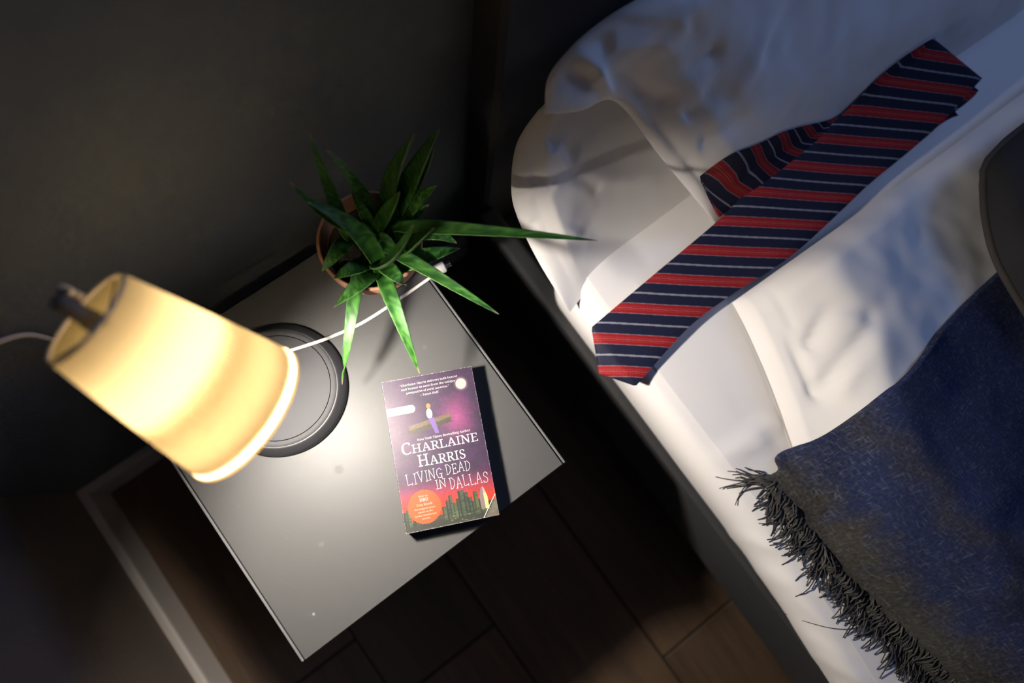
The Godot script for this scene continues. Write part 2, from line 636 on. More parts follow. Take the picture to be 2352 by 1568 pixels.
func plump(surface: Callable, n: Vector3, up: float, down: float, list: Array, ruffle: float, sd: int, nu := 90, nv := 70, pinch := 0.55, shape = null) -> MB:
	# a stuffed case: the seam runs round the surface's edge, the two sides bulge from it
	var f := noise(9.0, 3, sd)
	var b := MB.new()
	var prof := func(u: float, v: float) -> float:
		if shape != null:
			return shape.call(u, v)
		var a := 1.0 - pow(absf(2 * u - 1), 3.2)
		var c := 1.0 - pow(absf(2 * v - 1), 3.0)
		return pow(maxf(a * c, 0.0), pinch)
	# closer steps near the seam
	var ease := func(t: float) -> float:
		return t - 0.11 * sin(TAU * t)
	b.grid(nu, nv, func(uu: float, vv: float) -> Vector3:
		var u: float = ease.call(uu)
		var v: float = ease.call(vv)
		var p: Vector3 = surface.call(u, v)
		var k: float = prof.call(u, v)
		var w := f.get_noise_3d(p.x, p.y * 0.6, p.z) * ruffle
		return p + n * (k * up + minf(k * 2.0, 1.0) * (w + creases(p, n, list))), n)
	b.grid(nu / 2, nv / 2, func(uu: float, vv: float) -> Vector3:
		var u: float = ease.call(uu)
		var v: float = ease.call(vv)
		var p: Vector3 = surface.call(u, v)
		return p - n * (prof.call(u, v) * down), -n)
	return b

# ------------------------------------------------------------------ the scene
func _ready() -> void:
	rng.seed = 2024
	# camera, sky, window light, exposure
	var cam := Camera3D.new()
	cam.name = "camera"
	cam.transform = Transform3D(Basis(Vector3(0.8032, 0.0757, 0.5909), Vector3(0.5700, 0.1908, -0.7992), Vector3(-0.1733, 0.9787, 0.1101)).orthonormalized(), Vector3(0.5359, 1.3070, 0.3575))
	cam.near = 0.02
	cam.far = 30.0
	cam.fov = 53.13
	var lens := CameraAttributesPhysical.new()
	lens.frustum_focal_length = 24.0
	lens.frustum_near = 0.02
	lens.frustum_far = 30.0
	lens.frustum_focus_distance = 0.79
	lens.exposure_aperture = 1.8
	cam.attributes = lens
	add_child(cam)
	cam.current = true

	var we := WorldEnvironment.new()
	we.name = "environment"
	var e := Environment.new()
	e.background_mode = Environment.BG_SKY
	var sky := Sky.new()
	var sm := ProceduralSkyMaterial.new()
	sm.sky_top_color = Color(0.05, 0.08, 0.20)
	sm.sky_horizon_color = Color(0.10, 0.16, 0.34)
	sm.ground_bottom_color = Color(0.03, 0.04, 0.08)
	sm.ground_horizon_color = Color(0.08, 0.12, 0.26)
	sky.sky_material = sm
	e.sky = sky
	e.tonemap_mode = Environment.TONE_MAPPER_LINEAR
	e.tonemap_exposure = 1.0
	e.sdfgi_enabled = true
	e.ssao_enabled = true
	e.ssil_enabled = true
	we.environment = e
	add_child(we)

	# dusk through the window in the right wall
	var win := AreaLight3D.new()
	win.name = "window_light"
	win.area_size = Vector2(0.6, 0.8)
	win.light_color = Color(0.62, 0.74, 1.0)
	win.light_energy = 1.05
	win.area_range = 8.0
	win.area_attenuation = 2.0
	win.shadow_enabled = true
	win.transform = Transform3D(Basis.looking_at(Vector3(-1, 0, 0)), Vector3(2.52, 1.90, 0.45))
	add_child(win)

	hg.resize(HNX * HNZ)
	hg.fill(0.0)
	materials()
	room()
	nightstand()
	bed()
	lamp()
	plant()
	book()
	charger()

# ------------------------------------------------------------------ room
func room() -> void:
	var W := 2.56
	var D := 3.2
	var Hh := 2.5
	var t := 0.12
	struct("wall_back", boxed(Vector3(-t, -0.1, -t), Vector3(W + t, Hh, 0), 0.001), M.wall_paint)
	struct("wall_left", boxed(Vector3(-t, -0.1, 0), Vector3(0, Hh, D), 0.001), M.taupe_paint)
	struct("wall_front", boxed(Vector3(-t, -0.1, D), Vector3(W + t, Hh, D + t), 0.001), M.wall_paint)
	struct("ceiling", boxed(Vector3(-t, Hh, -t), Vector3(W + t, Hh + t, D + t), 0.001), M.ceiling_paint)
	var w := CSGBox3D.new()
	w.name = "wall_right"
	w.size = Vector3(t, Hh + 0.1, D)
	w.position = Vector3(W + t / 2, Hh / 2 - 0.05, D / 2)
	w.material = M.wall_paint
	var hole := CSGBox3D.new()
	hole.name = "opening"
	hole.operation = CSGShape3D.OPERATION_SUBTRACTION
	hole.size = Vector3(t * 2, 0.9, 0.7)
	hole.position = Vector3(0, 1.90 - Hh / 2 + 0.05, 0.45 - D / 2)
	hole.material = M.wall_paint
	w.add_child(hole)
	w.set_meta("kind", "structure")
	add_child(w)
	var wn := Node3D.new()
	wn.name = "window_1"
	wn.set_meta("kind", "structure")
	wn.position = Vector3(W + t / 2, 1.45, 0.45)
	add_child(wn)
	var fr := MB.new()
	for s in [-1.0, 1.0]:
		fr.box(Vector3(W + 0.03, 1.45, 0.45 + s * 0.32 - 0.03), Vector3(W + 0.09, 2.35, 0.45 + s * 0.32 + 0.03), 0.003)
	for y in [1.45, 2.29]:
		fr.box(Vector3(W + 0.03, y, 0.16), Vector3(W + 0.09, y + 0.06, 0.74), 0.003)
	fr.box(Vector3(W + 0.04, 1.88, 0.16), Vector3(W + 0.08, 1.92, 0.74), 0.003)
	put("window_frame", fr, M.window_white, wn)
	for y in [1.50, 1.915]:
		put("pane", boxed(Vector3(W + 0.057, y, 0.155), Vector3(W + 0.063, y + 0.385, 0.745), 0.0005), M.pane, wn)

	# floor of wood-look planks that run away from the back wall
	var fl := Node3D.new()
	fl.name = "floor"
	fl.set_meta("kind", "structure")
	add_child(fl)
	put("subfloor", boxed(Vector3(-t, -0.12, -t), Vector3(W + t, -0.0035, D + t), 0.001), M.subfloor, fl)
	var r := RandomNumberGenerator.new()
	r.seed = 5
	var known := {-1: 0.4817, 0: 0.6118, 1: 0.21, 2: 0.8447, 3: 0.40}
	for row in range(-1, 13):
		var x0 := 0.22134 + row * 0.21147
		var x1 := minf(x0 + 0.21147, W)
		var z: float = known.get(row, r.randf_range(0.1, 1.1)) - 1.2
		while z < D:
			var a := maxf(z, 0.0)
			var b := minf(z + 1.2, D)
			if b - a > 0.01:
				var pb := boxed(Vector3(x0 + 0.0016, -0.02, a + 0.0016), Vector3(x1 - 0.0016, 0.0, b - 0.0016), 0.0018)
				var off := Vector2(r.randf(), r.randf())
				for k in pb.uv.size():
					pb.uv[k] += off
				put("plank", pb, M["wood_%d" % r.randi_range(0, 2)], fl)
			z += 1.2

	# skirting boards with rounded tops, mitred in the corner
	var prof := [Vector2(0, 0.001), Vector2(0.0145, 0.001), Vector2(0.0145, 0.070), Vector2(0.0135, 0.0745), Vector2(0.010, 0.0770), Vector2(0.004, 0.0775), Vector2(0, 0.0775)]
	var sb := MB.new()
	var sl := MB.new()
	for k in prof.size():
		var p: Vector2 = prof[k]
		var q: Vector2 = prof[(k + 1) % prof.size()]
		sb.flat([Vector3(p.x, p.y, p.x), Vector3(q.x, q.y, q.x), Vector3(0.80, q.y, q.x), Vector3(0.80, p.y, p.x)], Vector3(0.4, 0.04, 0.005))
		sl.flat([Vector3(p.x, p.y, p.x + 0.0006), Vector3(q.x, q.y, q.x + 0.0006), Vector3(q.x, q.y, D), Vector3(p.x, p.y, D)], Vector3(0.005, 0.04, 1.5))
	struct("baseboard_back", sb, M.skirting)
	struct("baseboard_left", sl, M.skirting)

# ------------------------------------------------------------------ nightstand
func nightstand() -> void:
	var x0 := 0.2799
	var x1 := 0.6462
	var z0 := 0.0366
	var z1 := 0.4204
	var o := thing("nightstand", "dark grey painted metal nightstand between the corner and the bed", "nightstand", Vector3((x0 + x1) / 2, 0, (z0 + z1) / 2))
	var tb := boxed(Vector3(x0 + 0.0042, TOP - 0.018, z0), Vector3(x1 - 0.0042, TOP, z1), 0.0008)
	for k in tb.uv.size():
		var p := tb.v[k]
		tb.uv[k] = Vector2((p.x - x0) / 0.3663, (p.z - z0) / 0.3838)
	put("top_panel", tb, M.stand_top, o)
	put("side_panel", boxed(Vector3(x0, 0.04, z0), Vector3(x0 + 0.0028, TOP - 0.0004, z1), 0.0008), M.stand_edge, o)
	put("side_panel", boxed(Vector3(x1 - 0.0028, 0.04, z0), Vector3(x1, TOP - 0.0004, z1), 0.0008), M.stand_edge, o)
	put("back_panel", boxed(Vector3(x0 + 0.0028, 0.05, z0), Vector3(x1 - 0.0028, TOP - 0.018, z0 + 0.012), 0.001), M.stand_metal, o)
	put("bottom_panel", boxed(Vector3(x0 + 0.0028, 0.04, z0 + 0.012), Vector3(x1 - 0.0028, 0.055, z1 - 0.02), 0.001), M.stand_metal, o)
	for k in 2:
		var y := 0.058 + k * 0.207
		var d := put("drawer", boxed(Vector3(x0 + 0.005, y, z0 + 0.03), Vector3(x1 - 0.005, y + 0.203, z1 - 0.002), 0.0015), M.stand_metal, o)
		put("finger_pull", boxed(Vector3(0.413, y + 0.185, z1 - 0.0024), Vector3(0.513, y + 0.1975, z1 - 0.0012), 0.0004), M.stand_dark, d)
	for sx in [x0 + 0.02, x1 - 0.02]:
		for sz in [z0 + 0.03, z1 - 0.03]:
			var fb := MB.new()
			fb.lathe([Vector2(0.012, 0.0), Vector2(0.013, 0.002), Vector2(0.015, 0.040)], 16, Transform3D(Basis(), Vector3(sx, 0, sz)))
			put("foot", fb, M.stand_dark, o)

# ------------------------------------------------------------------ bed
func bed() -> void:
	var o := thing("bed", "low bed with dark grey upholstered headboard and side rail right of the nightstand", "bed", Vector3(1.6, 0, 1.0))
	put("headboard", boxed(Vector3(0.800, 0.06, 0.004), Vector3(2.42, 1.12, 0.057), 0.006), M.bed_fabric, o)
	put("side_rail", boxed(Vector3(0.784, 0.12, 0.060), Vector3(0.812, 0.33, 2.12), 0.005), M.bed_fabric, o)
	put("side_rail", boxed(Vector3(2.39, 0.12, 0.060), Vector3(2.418, 0.33, 2.12), 0.005), M.bed_fabric, o)
	put("foot_rail", boxed(Vector3(0.813, 0.12, 2.094), Vector3(2.389, 0.33, 2.12), 0.005), M.bed_fabric, o)
	put("slat_base", boxed(Vector3(0.813, 0.20, 0.06), Vector3(2.389, 0.235, 2.093), 0.003), M.bed_fabric, o)
	for x in [0.83, 2.36]:
		for z in [0.09, 2.07]:
			put("leg", boxed(Vector3(x - 0.022, 0, z - 0.022), Vector3(x + 0.022, 0.121, z + 0.022), 0.003), M.stand_dark, o)

	# mattress under its sheet: a profile carried along the bed, with folds
	var prof := curve([Vector3(0.822, 0.237, 0), Vector3(0.806, 0.275, 0), Vector3(0.797, 0.325, 0), Vector3(0.790, 0.365, 0), Vector3(0.787, 0.395, 0), Vector3(0.790, 0.420, 0), Vector3(0.800, 0.438, 0), Vector3(0.818, 0.4455, 0), Vector3(0.86, SHEET, 0), Vector3(1.2, SHEET, 0), Vector3(1.6, SHEET, 0)])
	var nm := noise(5.0, 3, 51)
	var folds := [[Vector3(0.776, 0.440, 0.628), Vector3(0.807, 0.450, 0.672), 0.003, 0.006], [Vector3(0.766, 0.440, 0.666), Vector3(0.815, 0.450, 0.747), 0.003, 0.007], [Vector3(0.760, 0.440, 0.784), Vector3(0.793, 0.450, 0.855), 0.004, 0.007], [Vector3(0.764, 0.440, 0.755), Vector3(0.792, 0.450, 0.824), 0.003, 0.006], [Vector3(0.805, 0.450, 0.535), Vector3(0.878, 0.450, 0.555), 0.005, 0.010], [Vector3(0.834, 0.450, 0.536), Vector3(0.910, 0.450, 0.544), 0.005, 0.008], [Vector3(0.785, 0.44, 0.70), Vector3(0.80, 0.45, 0.80), 0.003, 0.006], [Vector3(0.80, 0.45, 0.29), Vector3(0.86, 0.45, 0.30), -0.003, 0.012]]
	var mt := MB.new()
	for side in 2:
		mt.grid(110, 150, func(u: float, v: float) -> Vector3:
			var s := u * u * 0.75 + u * 0.25
			var p: Vector3 = prof.call(s)
			var z := 0.064 + (v * v * 0.5 + v * 0.5) * 2.02
			var slack := smoothstep(0.60, 0.95, z) * 0.024 * smoothstep(0.30, 0.40, p.y) * (1.0 - smoothstep(0.80, 0.95, p.x))
			p.x -= slack
			p.x += 0.085 * (1.0 - smoothstep(0.12, 0.25, z)) * (1.0 - smoothstep(0.82, 1.0, p.x))
			var end := smoothstep(0.0, 0.03, z - 0.06) * smoothstep(0.0, 0.04, 2.09 - z)
			var yy := lerpf(0.36, 1.0, pow(end, 0.4)) if p.y > 0.3 else 1.0
			p.y = 0.237 + (p.y - 0.237) * yy
			p.z = z
			var n := Vector3(-0.7, 0.7, 0) if p.x < 0.81 else Vector3.UP
			var k := nm.get_noise_3d(p.x, p.y, z * 0.5) * 0.003 + creases(p, Vector3.UP, folds)
			p += n * k
			if side == 1:
				p.x = 3.2 - p.x
			return p, Vector3(0, 1, 0))
	for zz in [0.064, 2.084]:
		mt.flat([Vector3(0.94, 0.237, zz), Vector3(2.26, 0.237, zz), Vector3(2.26, 0.30, zz), Vector3(0.94, 0.30, zz)], Vector3(1.6, 0.3, 1.0))
	put("mattress", mt, M.sheet_linen)
	tag(get_node("mattress"), "mattress in a creased white fitted sheet on the low bed", "mattress")
	stamp(mt)
	pillows()
	duvet()
	tie()
	throw()
	cushion()
	# a loose dark thread
	var hb := MB.new()
	var hp := []
	var hc := curve([Vector3(0.753, 0.430, 0.691), Vector3(0.757, 0.452, 0.728), Vector3(0.772, 0.453, 0.752), Vector3(0.794, 0.453, 0.777), Vector3(0.813, 0.453, 0.793), Vector3(0.832, 0.453, 0.802)])
	for k in 28:
		var p: Vector3 = hc.call(k / 27.0)
		p.y = maxf(under(p.x, p.z), 0.38) + 0.0010
		hp.append(p)
	hb.tube(hp, 0.0005, 5)
	tag(put("loose_thread", hb, M.thread_dark), "fine dark thread curving across the white sheet below the grey fringe", "thread")

func pillows() -> void:
	# the lower one leans on the headboard with its open end towards the nightstand
	var n1 := Vector3(-0.08, 0.80, 0.60).normalized()
	var l1 := curve([Vector3(0.7750, 0.4390, 0.2725), Vector3(0.7715, 0.478, 0.1999), Vector3(0.7730, 0.516, 0.1483), Vector3(0.7770, 0.556, 0.1243), Vector3(0.7960, 0.606, 0.1021), Vector3(0.8260, 0.642, 0.0960)])
	var f1 := curve([Vector3(0.7750, 0.4390, 0.2725), Vector3(0.800, 0.4360, 0.2655), Vector3(0.8642, 0.4440, 0.2467), Vector3(1.0035, 0.4445, 0.2427), Vector3(1.42, 0.4445, 0.245)])
	var b1 := curve([Vector3(0.8260, 0.642, 0.0960), Vector3(1.0, 0.645, 0.085), Vector3(1.40, 0.63, 0.085)])
	var r1 := curve([Vector3(1.42, 0.4445, 0.245), Vector3(1.43, 0.56, 0.16), Vector3(1.40, 0.64, 0.085)])
	var folds1 := [
		[Vector3(0.790, 0.53, 0.170), Vector3(0.772, 0.50, 0.155), -0.005, 0.005], [Vector3(0.792, 0.57, 0.145), Vector3(0.774, 0.54, 0.130), -0.005, 0.005], [Vector3(0.80, 0.61, 0.125), Vector3(0.782, 0.58, 0.113), -0.005, 0.005],
		[Vector3(0.83, 0.60, 0.16), Vector3(0.87, 0.56, 0.20), -0.004, 0.007], [Vector3(0.80, 0.55, 0.20), Vector3(0.84, 0.50, 0.235), 0.003, 0.006],
		[Vector3(0.785, 0.600, 0.133), Vector3(0.809, 0.600, 0.178), -0.006, 0.008], [Vector3(0.809, 0.600, 0.178), Vector3(0.964, 0.530, 0.227), 0.005, 0.012],
		[Vector3(0.806, 0.640, 0.122), Vector3(0.847, 0.600, 0.169), 0.006, 0.010], [Vector3(0.819, 0.640, 0.125), Vector3(0.826, 0.620, 0.135), -0.005, 0.006],
		[Vector3(0.847, 0.630, 0.144), Vector3(0.846, 0.600, 0.166), -0.005, 0.008], [Vector3(0.790, 0.56, 0.155), Vector3(0.79, 0.62, 0.115), 0.004, 0.006]]
	var p1 := plump(coons(f1, b1, l1, r1), n1, 0.046, 0.030, folds1, 0.003, 61, 120, 90, 0.55, func(u: float, v: float) -> float:
		var a := pow(clampf(u / 0.075, 0, 1), 0.7) * (1.0 - 0.55 * smoothstep(0.075, 0.36, u)) * sqrt(1.0 - smoothstep(0.9, 1.0, u))
		return a * smoothstep(0.0, 0.5, v) * pow(maxf(1.0 - pow(v, 4.0), 0.0), 0.5) * minf(v / 0.02, 1.0))
	tag(put("pillow", p1, M.linen), "lower white pillow, brightly lit at its end beside the nightstand", "pillow", "white pillows at the headboard")
	stamp(p1)
	# the upper one, pushed to the right, its loose case end hanging towards the nightstand
	var n2 := Vector3(-0.05, 0.72, 0.69).normalized()
	var l2 := curve([Vector3(1.0051, 0.460, 0.2915), Vector3(0.9364, 0.58, 0.2026), Vector3(0.8919, 0.66, 0.142), Vector3(0.8383, 0.69, 0.1386), Vector3(0.8033, 0.70, 0.1258)])
	var b2 := curve([Vector3(0.8033, 0.70, 0.1258), Vector3(0.8216, 0.715, 0.1032), Vector3(0.8516, 0.73, 0.0961), Vector3(0.8870, 0.74, 0.0948), Vector3(0.9227, 0.75, 0.0995), Vector3(1.0416, 0.75, 0.105), Vector3(1.55, 0.74, 0.10)])
	var f2 := curve([Vector3(1.0051, 0.460, 0.2915), Vector3(1.1286, 0.458, 0.2912), Vector3(1.2947, 0.458, 0.2931), Vector3(1.62, 0.458, 0.30)])
	var r2 := curve([Vector3(1.62, 0.458, 0.30), Vector3(1.60, 0.62, 0.18), Vector3(1.55, 0.74, 0.10)])
	var folds2 := [
		[Vector3(1.005, 0.50, 0.283), Vector3(0.956, 0.575, 0.21), -0.004, 0.005], [Vector3(0.956, 0.575, 0.21), Vector3(0.915, 0.65, 0.155), -0.004, 0.005],
		[Vector3(1.00, 0.66, 0.18), Vector3(0.955, 0.64, 0.19), -0.008, 0.012], [Vector3(1.03, 0.62, 0.215), Vector3(0.97, 0.605, 0.215), -0.008, 0.012], [Vector3(1.08, 0.69, 0.15), Vector3(1.01, 0.64, 0.19), 0.006, 0.012],
		[Vector3(1.15, 0.72, 0.14), Vector3(1.05, 0.66, 0.18), -0.005, 0.010], [Vector3(1.22, 0.66, 0.20), Vector3(1.10, 0.60, 0.22), 0.005, 0.014],
		[Vector3(0.841, 0.770, 0.119), Vector3(0.878, 0.680, 0.137), 0.010, 0.007], [Vector3(0.829, 0.730, 0.112), Vector3(0.855, 0.710, 0.122), -0.010, 0.010],
		[Vector3(0.844, 0.780, 0.122), Vector3(0.877, 0.770, 0.146), -0.008, 0.009], [Vector3(0.895, 0.690, 0.145), Vector3(0.940, 0.670, 0.185), -0.007, 0.012],
		[Vector3(0.937, 0.700, 0.174), Vector3(0.995, 0.720, 0.189), -0.006, 0.010],
		[Vector3(0.909, 0.700, 0.144), Vector3(0.954, 0.760, 0.161), 0.006, 0.012]]
	var p2 := plump(coons(f2, b2, l2, r2), n2, 0.050, 0.008, folds2, 0.005, 62, 130, 90, 0.5, func(u: float, v: float) -> float:
		var a := pow(clampf(u / 0.10, 0, 1), 0.6) * (1.0 - 0.25 * smoothstep(0.12, 0.4, u)) * sqrt(1.0 - smoothstep(0.9, 1.0, u))
		return a * pow(smoothstep(-0.02, 0.42, v), 0.8) * pow(maxf(1.0 - pow(v, 4.0), 0.0), 0.5) * minf(v / 0.02, 1.0))
	tag(put("pillow", p2, M.linen), "upper white pillow with a drooping case corner, leaning above the striped tie", "pillow", "white pillows at the headboard")
	stamp(p2)

func duvet() -> void:
	var lx := curve([Vector3(0.9565, 0, 0.3893), Vector3(0.9468, 0, 0.4324), Vector3(0.9322, 0, 0.4853), Vector3(0.9155, 0, 0.5355), Vector3(0.8956, 0, 0.5888), Vector3(0.876, 0, 0.65), Vector3(0.868, 0, 0.75), Vector3(0.865, 0, 1.2), Vector3(0.865, 0, 2.0)])
	var folds := [
		[Vector3(0.972, 0.520, 0.455), Vector3(0.947, 0.530, 0.543), -0.006, 0.006], [Vector3(1.025, 0.530, 0.458), Vector3(0.976, 0.525, 0.488), -0.008, 0.008],
		[Vector3(1.071, 0.545, 0.495), Vector3(0.946, 0.540, 0.544), -0.010, 0.011], [Vector3(1.019, 0.540, 0.516), Vector3(0.964, 0.540, 0.554), 0.006, 0.010],
		[Vector3(0.995, 0.490, 0.389), Vector3(0.978, 0.510, 0.460), -0.002, 0.004], [Vector3(0.988, 0.540, 0.539), Vector3(0.942, 0.530, 0.543), 0.004, 0.006],
		[Vector3(1.0, 0.54, 0.43), Vector3(1.05, 0.54, 0.50), -0.005, 0.012]]
	var nd := noise(6.0, 3, 71)
	var height := func(a: float, b: float, x: float, z: float) -> float:
		# a and b: distances from the left and the top edge
		var rise := 0.020 * pow(clampf(a / 0.012, 0, 1), 0.5) + 0.066 * smoothstep(-0.02, 0.115, a) - 0.044 * smoothstep(0.085, 0.36, a)
		var e := pow(clampf(b / 0.03, 0, 1), 0.5)
		return SHEET + 0.004 + rise * (0.25 + 0.75 * e) + nd.get_noise_2d(x, z) * 0.006 * minf(a / 0.05, 1.0)
	var d := MB.new()
	var at := func(u: float, v: float) -> Vector3:
		var s := v * 0.45 + v * v * 0.55
		var l: Vector3 = lx.call(s)
		var a := (u * 0.2 + u * u * 0.8) * (2.36 - l.x)
		var b := l.z - 0.389
		return Vector3(l.x + a, 0, l.z + 0.008 * smoothstep(0.0, 0.4, a) * (1.0 - smoothstep(0.0, 0.2, b)))
	d.grid(130, 130, func(u: float, v: float) -> Vector3:
		var p: Vector3 = at.call(u, v)
		var q: Vector3 = at.call(0.0, v)
		p.y = height.call(p.x - q.x, p.z - 0.389, p.x, p.z)
		return p + Vector3.UP * creases(p, Vector3.UP, folds) * smoothstep(0.0, 0.02, p.z - 0.389), Vector3.UP)
	d.grid(30, 30, func(u: float, v: float) -> Vector3:
		var p: Vector3 = at.call(u, v)
		p.y = SHEET + 0.003
		return p, Vector3.DOWN)
	tag(put("duvet", d, M.linen), "white duvet with a turned edge, folded below the tie and under the navy throw", "duvet")
	stamp(d)

# ------------------------------------------------------------------ tie
func tie() -> void:
	var o := thing("necktie", "folded navy necktie with red and grey diagonal stripes lying along the pillow edge", "tie", Vector3(1.05, SHEET, 0.33))
	var L := [Vector3(1.3606, 0.5495, 0.2681), Vector3(1.2805, 0.5400, 0.2666), Vector3(1.2095, 0.5200, 0.2767), Vector3(1.1514, 0.5100, 0.2818), Vector3(1.0606, 0.5040, 0.2813), Vector3(0.9968, 0.4900, 0.2922), Vector3(0.8839, 0.4740, 0.2997), Vector3(0.7798, 0.4600, 0.3067)]
	var R := [Vector3(1.4309, 0.5000, 0.3471), Vector3(1.3513, 0.4840, 0.3626), Vector3(1.2980, 0.4780, 0.3676), Vector3(1.2135, 0.4740, 0.3713), Vector3(1.1667, 0.4720, 0.3763), Vector3(1.0736, 0.4690, 0.3854), Vector3(1.0165, 0.4680, 0.3848), Vector3(0.9605, 0.4660, 0.3803), Vector3(0.8831, 0.4630, 0.3809), Vector3(0.7808, 0.4560, 0.4005)]
	strip(o, "blade", L, R, Vector3(0.7552, 0.445, 0.3601), 0.0045, 0.0)
	strip(o, "folded_tail", [Vector3(1.33, 0.540, 0.272), Vector3(1.1979, 0.5180, 0.274), Vector3(1.10, 0.545, 0.259), Vector3(1.0387, 0.572, 0.2525), Vector3(0.9710, 0.5615, 0.2420)], [Vector3(1.33, 0.530, 0.285), Vector3(1.2095, 0.5130, 0.2867), Vector3(1.1514, 0.5020, 0.2918), Vector3(1.0606, 0.4960, 0.2923), Vector3(1.0050, 0.4780, 0.2890)], Vector3(0.9970, 0.500, 0.2700), 0.0040, -0.002)
	strip(o, "fold", [Vector3(1.3700, 0.530, 0.285), Vector3(1.22, 0.505, 0.300)], [Vector3(1.4290, 0.4900, 0.3576), Vector3(1.3939, 0.4850, 0.3618), Vector3(1.22, 0.480, 0.360)], Vector3(1.21, 0.480, 0.33), 0.0035, -0.004)
	strip(o, "fold", [Vector3(1.3500, 0.515, 0.300), Vector3(1.22, 0.500, 0.300)], [Vector3(1.3896, 0.4800, 0.3690), Vector3(1.3578, 0.4760, 0.3641), Vector3(1.22, 0.476, 0.365)], Vector3(1.21, 0.476, 0.33), 0.0035, -0.006)

func strip(o: Node3D, called: String, L: Array, R: Array, tip: Vector3, thick: float, lower: float) -> void:
	# a flat folded length of cloth between two edges, ending in a point
	var cl := curve(L)
	var cr := curve(R)
	var l1: Vector3 = L[-1]
	var r1: Vector3 = R[-1]
	var nu := 14
	var nv := 96
	var top := func(u: float, v: float, side: float) -> Vector3:
		var l: Vector3
		var r: Vector3
		if v < 0.9:
			l = cl.call(v / 0.9)
			r = cr.call(v / 0.9)
		else:
			var w := (v - 0.9) / 0.1
			l = l1.lerp(tip, w)
			r = r1.lerp(tip, w)
		var p := l.lerp(r, u)
		var g := under_wide(p.x, p.z, 0.010)
		if p.x < 0.80:
			g = minf(g, p.y)
		p.y = maxf(p.y + lower, g + (0.009 if lower == 0.0 else 0.004))
		var edge := pow(maxf(1.0 - pow(absf(2 * u - 1), 6.0), 0.0), 0.5)
		if v > 0.985:
			edge *= (1.0 - v) / 0.015
		elif v < 0.012:
			edge *= v / 0.012
		return p + Vector3.UP * (thick * 0.5 * edge * side)
	var b := MB.new()
	var uvf := func(u: float, v: float) -> Vector2:
		var p: Vector3 = top.call(u, v, 1.0)
		if called == "folded_tail":   # this length is folded back, so its stripes run the other way
			var s := 0.83 * (1.0 - v) * 0.36 - 0.556 * u * 0.05 - 0.004
			return Vector2(((s + 0.273 + 0.81 * 0.33) / 0.59 - 0.72) / 0.76, 0.15 / 0.26 + u * 0.0001)
		var turn := clampf((p.x - 1.0) * 0.7, -0.10, 0.25)
		return Vector2((p.x - 0.72) / 0.76, (0.15 + (p.z - 0.33) * (1.0 + turn)) / 0.26)
	b.grid(nu, nv, func(u: float, v: float) -> Vector3: return top.call(u, v, 1.0), Vector3.UP, uvf)
	b.grid(nu, nv, func(u: float, v: float) -> Vector3: return top.call(u, v, -1.0), Vector3.DOWN, uvf)
	put(called, b, M.tie_silk, o)

